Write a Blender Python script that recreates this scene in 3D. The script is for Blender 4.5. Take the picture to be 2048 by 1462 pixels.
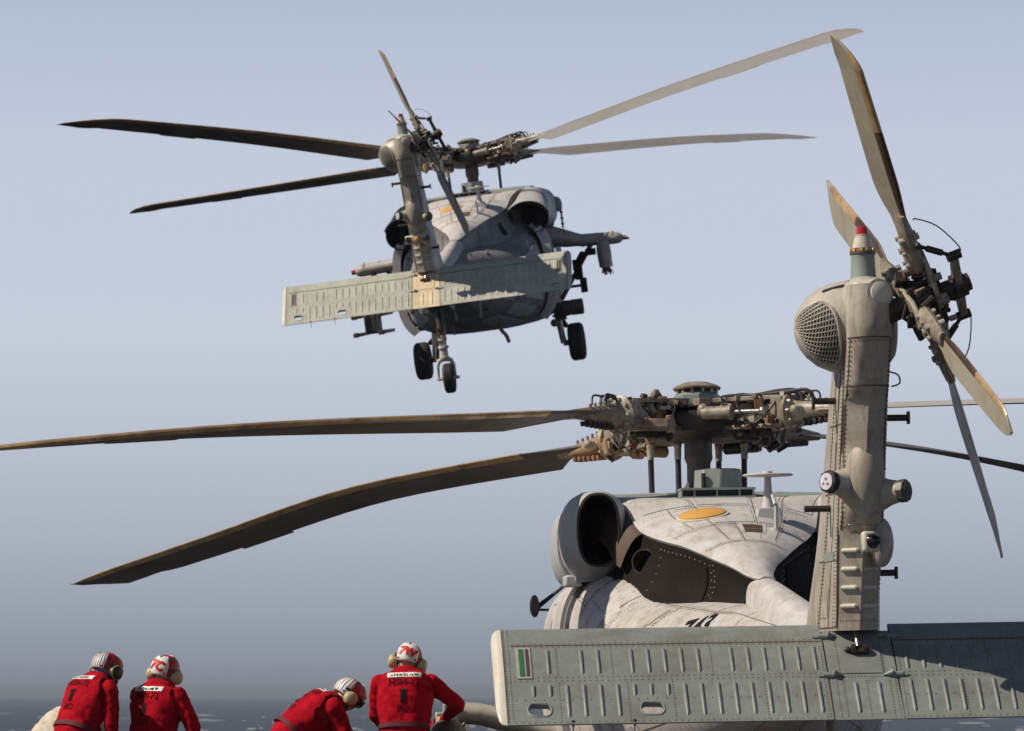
import bpy, bmesh, math, random
import numpy as np
from mathutils import Vector, Matrix, noise
from mathutils.bvhtree import BVHTree

for _o in list(bpy.data.objects):
    bpy.data.objects.remove(_o)
SC = bpy.context.scene
COL = SC.collection
R = math.radians
V = Vector
random.seed(7)

# ------------------------------------------------------------------ camera
FPX, HC = 8330.0, 1.21                       # focal length in 2048-px units, eye height above the deck
cam = bpy.data.cameras.new('camera')
cam.sensor_fit = 'HORIZONTAL'; cam.sensor_width = 36.0
cam.lens = 36.0 * FPX / 2048.0
cam.clip_start = 0.5; cam.clip_end = 60000
cam_o = bpy.data.objects.new('camera', cam); COL.objects.link(cam_o)
cam_o.location = (0, 0, HC)
cam_o.rotation_euler = (R(90) + math.atan((1390 - 731) / FPX), 0, 0)
cam.dof.use_dof = True; cam.dof.focus_distance = 28.5; cam.dof.aperture_fstop = 9.0      # the flying one and the sea fall slightly out of focus
SC.camera = cam_o

# ------------------------------------------------------------------ world, sun, exposure
SUN = V((-0.70, -0.14, 0.68)).normalized()
elev = math.asin(SUN.z)
az = math.atan2(SUN.x, SUN.y)                # clockwise from +Y
w = bpy.data.worlds.new('World'); SC.world = w; w.use_nodes = True
nt = w.node_tree; nt.nodes.clear()
wo = nt.nodes.new('ShaderNodeOutputWorld'); bg = nt.nodes.new('ShaderNodeBackground')
sky = nt.nodes.new('ShaderNodeTexSky'); sky.sky_type = 'NISHITA'; sky.sun_disc = False
sky.sun_elevation = elev; sky.sun_rotation = az
sky.altitude = 0; sky.air_density = 1.0; sky.dust_density = 1.6; sky.ozone_density = 2.0
bg.inputs['Strength'].default_value = 0.088
# marine haze: a greyer, darker layer of air lies along the horizon, the same all the way round
tc = nt.nodes.new('ShaderNodeTexCoord'); sx = nt.nodes.new('ShaderNodeSeparateXYZ')
nt.links.new(tc.outputs['Generated'], sx.inputs[0])
rp = nt.nodes.new('ShaderNodeValToRGB'); el = rp.color_ramp.elements
SKYR = [(0.0, (0.27, 0.305, 0.375)), (0.010, (0.30, 0.34, 0.42)), (0.026, (0.38, 0.425, 0.52)), (0.050, (0.485, 0.53, 0.635)),
        (0.085, (0.605, 0.65, 0.765)), (0.13, (0.58, 0.63, 0.755)), (0.20, (0.38, 0.435, 0.59)), (0.27, (0.19, 0.235, 0.36)), (0.42, (0.075, 0.10, 0.17)), (1.0, (0.030, 0.045, 0.09))]
while len(el) < len(SKYR): el.new(0.5)
for e, (p, c) in zip(el, SKYR): e.position = p; e.color = (*c, 1)
nt.links.new(sx.outputs['Z'], rp.inputs[0])
sc_ = nt.nodes.new('ShaderNodeVectorMath'); sc_.operation = 'SCALE'; sc_.inputs['Scale'].default_value = 1 / 0.088
nt.links.new(rp.outputs[0], sc_.inputs[0])
mx = nt.nodes.new('ShaderNodeMix'); mx.data_type = 'RGBA'; mx.inputs[0].default_value = 0.9
nt.links.new(sky.outputs[0], mx.inputs[6]); nt.links.new(sc_.outputs[0], mx.inputs[7])
nt.links.new(mx.outputs[2], bg.inputs[0]); nt.links.new(bg.outputs[0], wo.inputs[0])

sl = bpy.data.lights.new('sun', 'SUN'); sl.energy = 5.0; sl.angle = R(0.5); sl.color = (1.0, 0.905, 0.765)
so = bpy.data.objects.new('sun', sl); COL.objects.link(so)
so.rotation_euler = (-SUN).to_track_quat('-Z', 'Y').to_euler(); so.location = (-60, -30, 60)

SC.view_settings.view_transform = 'Standard'; SC.view_settings.look = 'None'
SC.view_settings.exposure = 0.0; SC.view_settings.gamma = 1.0; SC.view_settings.use_curve_mapping = False
SC.cycles.use_denoising = True
SC.cycles.max_bounces = 6

# ------------------------------------------------------------------ materials
def mat(name, base, dirt=None, rough=0.55, scale=2.0, amt=0.5, streak=0.0, metal=0.0, bump=0.0, bscale=40, streak_col=(0.10, 0.06, 0.035), spot=0.0, spec=0.5, sdir='z', pale=0.0, pale_col=(.75, .74, .70)):
    m = bpy.data.materials.new(name); m.use_nodes = True
    n = m.node_tree; b = n.nodes['Principled BSDF']; L = n.links.new
    b.inputs['Metallic'].default_value = metal; b.inputs['Specular IOR Level'].default_value = spec
    t = n.nodes.new('ShaderNodeTexCoord')
    def noi(sc, det=6, ro=0.6, vec=None, dist=0.0):
        x = n.nodes.new('ShaderNodeTexNoise'); x.inputs['Scale'].default_value = sc; x.inputs['Detail'].default_value = det
        x.inputs['Roughness'].default_value = ro; x.inputs['Distortion'].default_value = dist
        L(vec or t.outputs['Object'], x.inputs['Vector']); return x
    def ramp(src, a, c, lo=0.0, hi=1.0):
        x = n.nodes.new('ShaderNodeMapRange'); x.inputs['From Min'].default_value = a; x.inputs['From Max'].default_value = c
        x.inputs['To Min'].default_value = lo; x.inputs['To Max'].default_value = hi
        L(src, x.inputs[0]); return x.outputs[0]
    def mix(f, a, c):
        x = n.nodes.new('ShaderNodeMix'); x.data_type = 'RGBA'
        L(f, x.inputs[0])
        for k, s in ((6, a), (7, c)):
            if isinstance(s, tuple): x.inputs[k].default_value = (*s[:3], 1)
            else: L(s, x.inputs[k])
        return x.outputs[2]
    col = tuple(base)
    n1 = noi(scale, 8, 0.65, dist=0.4)
    if dirt:
        col = mix(ramp(n1.outputs[0], 0.42, 0.72, 0, amt), col, tuple(dirt))
        n2 = noi(scale * 7, 6, 0.7)
        col = mix(ramp(n2.outputs[0], 0.5, 0.75, 0, amt * 0.7), col, tuple(dirt))
    if pale > 0:
        n6 = noi(scale * 1.7, 7, 0.7, dist=1.2)
        col = mix(ramp(n6.outputs[0], 0.53, 0.68, 0, pale), col, tuple(pale_col))
    if streak > 0:
        mp = n.nodes.new('ShaderNodeMapping')
        mp.inputs['Scale'].default_value = {'z': (9, 9, 0.9), 'y': (9, 0.8, 9), 'x': (0.8, 9, 9)}[sdir]
        L(t.outputs['Object'], mp.inputs[0])
        n3 = noi(1.6, 7, 0.7, mp.outputs[0])
        col = mix(ramp(n3.outputs[0], 0.5, 0.74, 0, streak), col, tuple(streak_col))
    if spot > 0:
        n4 = noi(scale * 22, 3, 0.6)
        col = mix(ramp(n4.outputs[0], 0.66, 0.74, 0, spot), col, tuple(streak_col))
    if isinstance(col, tuple): b.inputs['Base Color'].default_value = (*col, 1)
    else: L(col, b.inputs['Base Color'])
    L(ramp(n1.outputs[0], 0.3, 0.7, max(0.04, rough - 0.12), min(1, rough + 0.15)), b.inputs['Roughness'])
    if bump > 0:
        n5 = noi(bscale, 4, 0.6)
        bp = n.nodes.new('ShaderNodeBump'); bp.inputs['Strength'].default_value = bump; bp.inputs['Distance'].default_value = 0.02
        L(n5.outputs[0], bp.inputs['Height']); L(bp.outputs[0], b.inputs['Normal'])
    return m

RUST = (0.13, 0.06, 0.025)
M = {}
M['roof'] = mat('weathered_white_paint', (.52, .51, .50), (.31, .265, .23), .6, 3.2, .75, .7, bump=.05, bscale=9, streak_col=(.27, .19, .13), spot=.35, sdir='y')
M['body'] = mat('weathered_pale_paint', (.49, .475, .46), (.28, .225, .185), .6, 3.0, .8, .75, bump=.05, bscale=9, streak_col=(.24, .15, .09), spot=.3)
M['bodyfar'] = mat('shaded_grimy_paint', (.25, .245, .24), (.12, .105, .09), .55, 2.2, .8, .7, bump=.06, bscale=8, streak_col=(.09, .065, .045), spot=.4)  # fuselage shade is put into this grey, along with real grime
M['nac'] = mat('nacelle_grey_paint', (.40, .41, .41), (.27, .26, .24), .5, 2, .4, .2, bump=.04, streak_col=(.25, .2, .15))
M['nacdark'] = mat('nacelle_dark_band', (.16, .165, .17), (.10, .10, .10), .5, 2, .4)
M['green'] = mat('grey_green_paint', (.235, .27, .25), (.15, .15, .125), .55, 1.8, .55, .3, bump=.06, bscale=8, streak_col=(.11, .08, .05), spot=.2, sdir='y')
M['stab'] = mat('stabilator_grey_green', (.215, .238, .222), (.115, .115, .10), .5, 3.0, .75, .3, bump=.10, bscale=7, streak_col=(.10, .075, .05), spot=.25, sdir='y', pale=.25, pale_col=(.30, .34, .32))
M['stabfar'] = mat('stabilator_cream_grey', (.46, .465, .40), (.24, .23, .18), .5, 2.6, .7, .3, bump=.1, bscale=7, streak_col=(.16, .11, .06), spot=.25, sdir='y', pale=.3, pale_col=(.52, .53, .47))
M['centre_cream'] = mat('sunlit_cream', (.70, .58, .39), (.42, .30, .16), .5, 3, .5, .3)  # strong warm sunlight on the centre box is put into its cream
M['pylon'] = mat('pylon_tan_grey', (.40, .375, .315), (.215, .165, .115), .5, 2.4, .75, .8, bump=.07, bscale=7, streak_col=(.15, .09, .05), spot=.55)
M['pylon_smooth'] = mat('fairing_tan_grey', (.45, .43, .365), (.26, .21, .15), .42, 2.0, .65, .45, bump=.02, streak_col=(.2, .14, .09))
M['cap'] = mat('tip_cap_cream', (.55, .52, .45), (.36, .28, .2), .5, 3, .5)
M['seam'] = mat('dirty_sealant_seam', (.10, .065, .045), (.05, .03, .02), .8, 30, .6)
M['seamlight'] = mat('panel_seam', (.20, .155, .115), (.07, .045, .03), .8, 6, .9)
M['rivet'] = mat('rivet_head', (.17, .16, .14), (.07, .045, .03), .4, 20, .8, metal=.3)
M['rivetpale'] = mat('rivet_head_bare', (.45, .42, .36), (.15, .09, .05), .35, 20, .7, metal=.5)
M['soot'] = mat('sooted_panel', (.017, .0135, .0115), (.009, .0075, .0065), .75, 3, .7, .3, bump=.06, streak_col=(.035, .024, .018), spec=.06)
M['brown'] = mat('heat_browned_metal', (.095, .062, .046), (.028, .019, .015), .6, 4, .9, .4, streak_col=(.06, .04, .03))
M['ductbrown'] = mat('exhaust_liner', (.035, .026, .021), (.012, .010, .009), .6, 6, .7)
M['black'] = mat('black_void', (.008, .008, .009), None, .6)
M['blackgloss'] = mat('black_gloss', (.010, .010, .011), None, .12)
M['rubber'] = mat('tyre_rubber', (.020, .019, .018), (.04, .034, .028), .75, 6, .6)
M['hubdark'] = mat('oily_dark_hub_metal', (.048, .040, .034), (.022, .015, .011), .42, 9, .8, metal=.35, bump=.15, bscale=30)
M['hubgrey'] = mat('grimy_hub_grey', (.32, .275, .21), (.07, .037, .02), .45, 6, 1.0, .6, spot=.7, bump=.08, bscale=30)
M['hubpale'] = mat('pale_hub_fitting', (.46, .43, .36), (.12, .075, .045), .4, 10, .9, spot=.3)
M['hubrust'] = mat('rust_brown_fitting', (.27, .13, .06), (.07, .032, .02), .55, 12, .8)
M['hubtan'] = mat('tan_oiled_cuff', (.36, .235, .13), (.11, .062, .033), .45, 9, .7)
M['mast'] = mat('mast_brown_grey', (.090, .075, .066), (.045, .036, .032), .5, 4, .6, .4)
M['hose'] = mat('black_hose', (.018, .018, .02), (.06, .04, .03), .5, 12, .4)
M['steel'] = mat('bright_steel', (.45, .43, .40), (.3, .26, .2), .28, 10, .4, metal=.9)
M['bladeshade'] = mat('blade_shaded_grey', (.105, .093, .080), (.050, .040, .032), .55, 1.5, .7, .3, streak_col=(.13, .09, .055), sdir='x')  # blade grey darkened to stand for the shaded underside
M['bladelit'] = mat('blade_sunlit_grey', (.42, .41, .39), (.26, .22, .18), .5, 1.5, .6)  # same blade paint, lightened to look lit by the sun
M['bladelitfar'] = mat('blade_far_sunlit_grey', (.24, .23, .22), (.15, .13, .11), .5, 1.5, .6)  # sunlit copy for the far blades, lightened less
M['ledge'] = mat('worn_leading_edge', (.52, .35, .17), (.12, .068, .034), .34, 4, .8, metal=.25)
M['trblade'] = mat('tail_blade_tan_grey', (.33, .30, .235), (.19, .15, .10), .5, 3, .6, .3, streak_col=(.10, .065, .035))
M['trbrown'] = mat('tail_blade_brown_boot', (.045, .024, .014), (.10, .05, .025), .4, 6, .6)
M['gold'] = mat('orange_gold_cover', (.62, .33, .075), (.42, .2, .05), .5, 4, .5)
M['red'] = mat('red_glass', (.42, .012, .012), None, .12)
M['glass'] = mat('clear_lens', (.60, .55, .46), (.4, .33, .25), .12, 12, .5)
M['lens'] = mat('pale_lens_disc', (.66, .62, .66), (.4, .33, .4), .25, 40, .5)
M['strip_green'] = mat('green_formation_light', (.04, .135, .06), None, .35)
M['strip_brown'] = mat('brown_strip', (.085, .05, .035), None, .4)
M['frame'] = mat('pale_frame', (.36, .37, .34), (.2, .15, .1), .5, 12, .5)
M['numeral'] = mat('black_numeral_paint', (.014, .013, .014), None, .8, spec=.05)
M['greynum'] = mat('faded_marking_paint', (.30, .29, .27), None, .6)
M['wing'] = mat('stores_wing_grey', (.40, .38, .33), (.22, .19, .15), .5, 3, .6, .3, spot=.3)
M['launcher'] = mat('launcher_olive', (.075, .060, .042), (.04, .03, .02), .55, 8, .6)
M['bluegrey'] = mat('blue_grey_paint', (.12, .14, .17), (.08, .09, .1), .4, 3, .4)
M['intbeige'] = mat('cabin_trim', (.30, .27, .22), (.15, .12, .09), .7, 4, .5)

# ------------------------------------------------------------------ mesh builder
class MB:
    def __init__(s): s.v = []; s.f = []
    def add(s, vs, fs):
        o = len(s.v); s.v += [tuple(p) for p in vs]; s.f += [tuple(i + o for i in f) for f in fs]; return s
    def box(s, c, d, m=None):
        x, y, z = d[0] / 2, d[1] / 2, d[2] / 2
        vs = [V((i * x, j * y, k * z)) for k in (-1, 1) for j in (-1, 1) for i in (-1, 1)]
        if m is not None: vs = [m @ p for p in vs]
        c = V(c)
        return s.add([p + c for p in vs], [(0, 2, 3, 1), (4, 5, 7, 6), (0, 1, 5, 4), (2, 6, 7, 3), (0, 4, 6, 2), (1, 3, 7, 5)])
    def hexa(s, p):                       # 8 corners: bottom loop 0-3, top loop 4-7
        return s.add(p, [(3, 2, 1, 0), (4, 5, 6, 7), (0, 1, 5, 4), (1, 2, 6, 5), (2, 3, 7, 6), (3, 0, 4, 7)])
    def cyl(s, a, b, r0, r1=None, n=16, cap=True):
        a, b = V(a), V(b); r1 = r0 if r1 is None else r1
        q = (b - a).to_track_quat('Z', 'Y')
        ring = lambda c, r: [c + q @ V((r * math.cos(2 * math.pi * i / n), r * math.sin(2 * math.pi * i / n), 0)) for i in range(n)]
        f = [(i, (i + 1) % n, n + (i + 1) % n, n + i) for i in range(n)]
        if cap: f += [tuple(range(n - 1, -1, -1)), tuple(range(n, 2 * n))]
        return s.add(ring(a, r0) + ring(b, r1), f)
    def lathe(s, a, ax, prof, n=24, cap=True):    # prof: (t along axis, radius)
        a, ax = V(a), V(ax).normalized(); q = ax.to_track_quat('Z', 'Y')
        vs = []
        for t, r in prof:
            vs += [a + q @ V((r * math.cos(2 * math.pi * i / n), r * math.sin(2 * math.pi * i / n), t)) for i in range(n)]
        f = [(k * n + i, k * n + (i + 1) % n, (k + 1) * n + (i + 1) % n, (k + 1) * n + i) for k in range(len(prof) - 1) for i in range(n)]
        if cap: f += [tuple(range(n - 1, -1, -1)), tuple(range((len(prof) - 1) * n, len(prof) * n))]
        return s.add(vs, f)
    def loft(s, secs, closed=True, cap=True):
        n = len(secs[0]); vs = [p for q in secs for p in q]
        m = n if closed else n - 1
        f = [(k * n + i, k * n + (i + 1) % n, (k + 1) * n + (i + 1) % n, (k + 1) * n + i) for k in range(len(secs) - 1) for i in range(m)]
        if cap and closed: f += [tuple(range(n - 1, -1, -1)), tuple(range((len(secs) - 1) * n, len(secs) * n))]
        return s.add(vs, f)
    def tube(s, pts, r, n=8, cap=True):
        pts = [V(p) for p in pts]; secs = []
        rr = r if isinstance(r, (list, tuple)) else [r] * len(pts)
        up = None
        for i, p in enumerate(pts):
            d = (pts[min(i + 1, len(pts) - 1)] - pts[max(i - 1, 0)]).normalized()
            if up is None: up = d.orthogonal().normalized()
            up = (up - d * up.dot(d)).normalized(); sd = d.cross(up)
            secs.append([p + rr[i] * (math.cos(2 * math.pi * k / n) * up + math.sin(2 * math.pi * k / n) * sd) for k in range(n)])
        return s.loft(secs, True, cap)
    def ball(s, c, r, n=14, m=9, sc=(1, 1, 1), q=None):
        c = V(c); vs = []
        for j in range(1, m):
            for i in range(n):
                p = V((r * sc[0] * math.sin(math.pi * j / m) * math.cos(2 * math.pi * i / n), r * sc[1] * math.sin(math.pi * j / m) * math.sin(2 * math.pi * i / n), r * sc[2] * math.cos(math.pi * j / m)))
                vs.append(c + (q @ p if q is not None else p))
        t, b_ = V((0, 0, r * sc[2])), V((0, 0, -r * sc[2]))
        if q is not None: t, b_ = q @ t, q @ b_
        vs += [c + t, c + b_]; T = len(vs) - 2; B = T + 1
        f = [(j * n + i, (j + 1) * n + i, (j + 1) * n + (i + 1) % n, j * n + (i + 1) % n) for j in range(m - 2) for i in range(n)]
        f += [(T, i, (i + 1) % n) for i in range(n)] + [(B, (m - 2) * n + (i + 1) % n, (m - 2) * n + i) for i in range(n)]
        return s.add(vs, f)
    def grid(s, fn, us, vs_):
        nu, nv = len(us), len(vs_)
        return s.add([fn(u, v) for v in vs_ for u in us], [(j * nu + i, j * nu + i + 1, (j + 1) * nu + i + 1, (j + 1) * nu + i) for j in range(nv - 1) for i in range(nu - 1)])
    def prism(s, loop, ext):
        n = len(loop); loop = [V(p) for p in loop]; e = V(ext)
        return s.add(loop + [p + e for p in loop], [tuple(range(n - 1, -1, -1)), tuple(range(n, 2 * n))] + [(i, (i + 1) % n, n + (i + 1) % n, n + i) for i in range(n)])
    def mesh(s, name, smooth=True, ang=38):
        me = bpy.data.meshes.new(name); me.from_pydata(s.v, [], s.f)
        b = bmesh.new(); b.from_mesh(me); bmesh.ops.recalc_face_normals(b, faces=b.faces); b.to_mesh(me); b.free()
        if smooth:
            me.shade_smooth(); me.set_sharp_from_angle(angle=R(ang))
        return me

def obj(name, data, material=None, parent=None, bevel=0, kind=None, label=None, ang=38, smooth=True):
    if isinstance(data, MB): data = data.mesh(name, smooth, ang)
    o = bpy.data.objects.new(name, data); COL.objects.link(o)
    if material is not None and not data.materials:
        data.materials.append(M[material] if isinstance(material, str) else material)
    if parent is not None: o.parent = parent
    if bevel:
        b = o.modifiers.new('bevel', 'BEVEL'); b.width = bevel; b.segments = 2; b.limit_method = 'ANGLE'; b.angle_limit = R(40)
        b.harden_normals = False
    if kind: o['kind'] = kind
    if label: o['label'] = label
    return o
def thing(name, label, cat, group=None):
    o = bpy.data.objects.new(name, None); COL.objects.link(o); o.empty_display_size = .3
    o['label'] = label; o['category'] = cat
    if group: o['group'] = group
    return o
def tag(o, label, cat, group=None):
    o['label'] = label; o['category'] = cat
    if group: o['group'] = group
    return o
def twin(o, loc=None, q=None, parent=None, label=None):          # a copy that shares mesh data
    c = o.copy(); COL.objects.link(c)
    if parent is not None: c.parent = parent
    if loc is not None: c.location = loc
    if q is not None: c.rotation_mode = 'QUATERNION'; c.rotation_quaternion = q
    if label: c['label'] = label
    return c
def baked(o):
    dg = bpy.context.evaluated_depsgraph_get(); dg.update()
    me = bpy.data.meshes.new_from_object(o.evaluated_get(dg)); o.modifiers.clear(); o.data = me; return o

def interp(tab, x):
    """smooth (Catmull-Rom) table lookup; rows (x, a, b, ...)"""
    xs = [r[0] for r in tab]
    if x <= xs[0]: return list(tab[0][1:])
    if x >= xs[-1]: return list(tab[-1][1:])
    i = max(k for k in range(len(xs)) if xs[k] <= x)
    t = (x - xs[i]) / (xs[i + 1] - xs[i]); h = xs[i + 1] - xs[i]; out = []
    for c in range(1, len(tab[0])):
        y0, y1 = tab[i][c], tab[i + 1][c]; d = (y1 - y0) / h
        def slope(k):
            if k <= 0 or k >= len(xs) - 1: return d
            a = (tab[k][c] - tab[k - 1][c]) / (xs[k] - xs[k - 1]); b = (tab[k + 1][c] - tab[k][c]) / (xs[k + 1] - xs[k])
            return 0 if a * b <= 0 else 2 * a * b / (a + b)
        m0, m1 = slope(i) * h, slope(i + 1) * h
        out.append((2*t**3 - 3*t**2 + 1) * y0 + (t**3 - 2*t**2 + t) * m0 + (-2*t**3 + 3*t**2) * y1 + (t**3 - t**2) * m1)
    return out
def frange(a, b, n): return [a + (b - a) * i / (n - 1) for i in range(n)]
def se(y, hw, zb, zt, e=3.0, n=40, xc=0.0):
    zc, hh = (zb + zt) / 2, (zt - zb) / 2; out = []
    for i in range(n):
        a = 2 * math.pi * i / n; c, s = math.cos(a), math.sin(a)
        out.append(V((xc + hw * math.copysign(abs(c) ** (2 / e), c), y, zc + hh * math.copysign(abs(s) ** (2 / e), s))))
    return out
def nrm(fn, u, v, d=0.004, out=None):
    p = fn(u, v); n = (fn(u + d, v) - fn(u - d, v)).cross(fn(u, v + d) - fn(u, v - d))
    n = n.normalized() if n.length > 1e-12 else V((0, 0, 1))
    if out is not None and n.dot(out) < 0: n = -n
    return p, n
def ribbon(mb, fn, path, wid, lift, out):
    """thin raised strip along a path (u,v) lying on surface fn"""
    P = [nrm(fn, u, v, out=out) for u, v in path]; a = []; b = []; lo = []; hi = []
    for i, (p, n) in enumerate(P):
        d = (P[min(i + 1, len(P) - 1)][0] - P[max(i - 1, 0)][0])
        if d.length < 1e-9: d = V((1, 0, 0))
        s = d.normalized().cross(n).normalized() * wid / 2
        lo.append([p - s - n * lift, p - s + n * lift, p + s + n * lift, p + s - n * lift])
    mb.loft(lo, True, True)
def patch(mb, fn, u0, u1, v0, v1, lift, out, nu=6, nv=6):
    """thin plate that follows surface fn between two parameters"""
    def top(u, v): p, n = nrm(fn, u, v, out=out); return p + n * lift
    def bot(u, v): p, n = nrm(fn, u, v, out=out); return p - n * .004
    us, vs = frange(u0, u1, nu), frange(v0, v1, nv)
    mb.grid(top, us, vs)
    loop = [(u, v0) for u in us] + [(u1, v) for v in vs[1:]] + [(u, v1) for u in us[::-1][1:]] + [(u0, v) for v in vs[::-1][1:-1]]
    n = len(loop)
    mb.add([top(*q) for q in loop] + [bot(*q) for q in loop], [(i, (i + 1) % n, n + (i + 1) % n, n + i) for i in range(n)])
def dome(mb, p, n, r):
    q = V(n).to_track_quat('Z', 'Y'); p = V(p)
    mb.add([p + q @ V((r * math.cos(i * math.pi / 3), r * math.sin(i * math.pi / 3), -r * .1)) for i in range(6)] +
           [p + q @ V((r * .6 * math.cos(i * math.pi / 3), r * .6 * math.sin(i * math.pi / 3), r * .5)) for i in range(6)],
           [(i, (i + 1) % 6, 6 + (i + 1) % 6, 6 + i) for i in range(6)] + [(6, 7, 8, 9, 10, 11)])
def rivets(mb, fn, pts, r, out):
    for u, v in pts:
        p, n = nrm(fn, u, v, out=out); dome(mb, p, n, r)
def bez(pts, n=14):
    """smooth curve through control points"""
    pts = [V(p) for p in pts]; out = []
    for i in range(len(pts) - 1):
        p0, p1, p2, p3 = pts[max(i - 1, 0)], pts[i], pts[i + 1], pts[min(i + 2, len(pts) - 1)]
        k = max(3, n // (len(pts) - 1))
        for j in range(k):
            t = j / k
            out.append(0.5 * ((2 * p1) + (p2 - p0) * t + (2*p0 - 5*p1 + 4*p2 - p3) * t*t + (3*p1 - p0 - 3*p2 + p3) * t**3))
    out.append(pts[-1]); return out
def text_mesh(body, size, shear=0.0, bold=0.0, cuts=2):
    c = bpy.data.curves.new('lettering', 'FONT'); c.body = body; c.size = size; c.align_x = 'CENTER'; c.align_y = 'CENTER'
    c.shear = shear; c.offset = bold; c.resolution_u = 3
    o = bpy.data.objects.new('lettering', c); COL.objects.link(o)
    dg = bpy.context.evaluated_depsgraph_get(); dg.update()
    me = bpy.data.meshes.new_from_object(o.evaluated_get(dg)); bpy.data.objects.remove(o)
    b = bmesh.new(); b.from_mesh(me); bmesh.ops.triangulate(b, faces=b.faces)
    for _ in range(cuts): bmesh.ops.subdivide_edges(b, edges=[e for e in b.edges if e.calc_length() > size * .12], cuts=1)
    bmesh.ops.triangulate(b, faces=b.faces); b.to_mesh(me); b.free(); return me
def conform(me, org, right, up, bvh, lift=.004, reach=.5):
    """lay a flat mesh (xy) onto the surface in a bvh, seen along right x up"""
    org, right, up = V(org), V(right).normalized(), V(up).normalized(); n = right.cross(up).normalized()
    up = n.cross(right)
    for v in me.vertices:
        p = org + right * v.co.x + up * v.co.y
        h, nn, _, _ = bvh.ray_cast(p + n * reach, -n, reach * 3)
        v.co = (h + n * lift) if h is not None else p
    me.materials.clear(); return me
def bvh_of(*meshes):
    vs, fs = [], []
    for me in meshes:
        o = len(vs); vs += [v.co.copy() for v in me.vertices]; fs += [[i + o for i in p.vertices] for p in me.polygons]
    return BVHTree.FromPolygons(vs, fs)

# ================================================================== setting: sea and flight deck
SEA = -6.5
def sea():
    m = mat('sea_water', (.008, .012, .016), None, .16, spec=.14)
    n = m.node_tree; b = n.nodes['Principled BSDF']; L = n.links.new
    b.inputs['Roughness'].default_value = .34
    for l in list(b.inputs['Roughness'].links): n.links.remove(l)
    t = n.nodes.new('ShaderNodeTexCoord'); x = n.nodes.new('ShaderNodeTexNoise'); x.inputs['Scale'].default_value = .22; x.inputs['Detail'].default_value = 8; x.inputs['Roughness'].default_value = .68
    L(t.outputs['Object'], x.inputs['Vector'])
    bp = n.nodes.new('ShaderNodeBump'); bp.inputs['Strength'].default_value = 1.0; bp.inputs['Distance'].default_value = 1.6
    L(x.outputs[0], bp.inputs['Height']); L(bp.outputs[0], b.inputs['Normal'])
    ys = [-400, -100, 60, 200, 350]; y = 420.0
    while y < 6000: ys.append(y); y *= 1.0085
    ys += [6500, 7500, 9000, 12000, 16000]
    mb = MB(); nx = 190
    def P(i, j):
        y = ys[j]; hw = max(900, abs(y) * .34) if y < 7000 else abs(y) * .5
        x = -hw + 2 * hw * i / (nx - 1); z = SEA
        if 350 < y < 6000:
            z += .55 * noise.noise(V((x * .035, y * .016, 0))) + .35 * noise.noise(V((x * .1, y * .05, 3)))
        return V((x, y, z))
    mb.grid(lambda i, j: P(i, j), list(range(nx)), list(range(len(ys))))
    obj('sea', mb, m, kind='structure', ang=180)
sea()
def whitecaps():
    m = mat('sea_foam', (.85, .86, .87), None, .9)
    rnd = random.Random(11); mb = MB()
    for _ in range(420):
        y = 650 * (3600 / 650) ** (rnd.random() ** 1.35)
        x = (rnd.random() - .5) * y * .30
        L = rnd.uniform(.6, 2.4) if rnd.random() < .8 else rnd.uniform(3, 6.5) * (1 + .0004 * y); h = rnd.uniform(.04, .13) * (1 + .00025 * y); z = SEA + .5 * noise.noise(V((x * .035, y * .016, 0))) + .15
        k = 7; top = []; bot = []
        for i in range(k):
            t = i / (k - 1); e = math.sin(math.pi * t) ** .7 * rnd.uniform(.45, 1)
            px = x + (t - .5) * L; py = y + rnd.uniform(-.4, .4)
            bot.append(V((px, py - .5 * e, z))); top.append(V((px, py, z + h * e)))
        back = [V((p.x, p.y + .8, z - .05)) for p in top]
        mb.grid(lambda i, j: (bot, top, back)[j][i], list(range(k)), [0, 1, 2])
    obj('whitecaps', mb, m, kind='stuff', label='scattered white foam crests on the dark grey sea')
whitecaps()
def deck():
    m = mat('nonskid_deck', (.045, .046, .048), (.07, .062, .055), .85, .8, .6, bump=.5, bscale=60)
    mb = MB(); mb.box((0, 8, -.35), (60, 72, .7)); obj('flight_deck', mb, m, kind='structure', bevel=.03)
    mh = mat('haze_grey_hull', (.23, .24, .25), (.16, .13, .1), .5, .3, .5, .4)
    mb = MB(); mb.hexa([(-28, -26, SEA - 2), (28, -26, SEA - 2), (28, 42, SEA - 2), (-28, 42, SEA - 2), (-29.4, -27.4, -.7), (29.4, -27.4, -.7), (29.4, 43.4, -.7), (-29.4, 43.4, -.7)])
    obj('ship_hull', mb, mh, kind='structure')
deck()

# ================================================================== helicopters
# helicopter axes: x to starboard, y forward, z up; origin on the ground under the main rotor
SD = V((0, -.70, -.57)); SN = V((0, -.57, .70)).normalized()         # stabilator: chord vector and upper normal
SLE = V((0, -8.9, 1.635))
def stab_pt(u, v, w=0.0): return SLE + V((u, 0, 0)) + SD * v + SN * w
def stab_t(v):                                                        # half thickness along the chord
    return interp([(0, .0), (.02, .022), (.08, .043), (.2, .055), (.35, .055), (.7, .03), (1.0, .006)], v)[0]
def stab_top(u, v): return stab_pt(u, v, stab_t(v))

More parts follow.
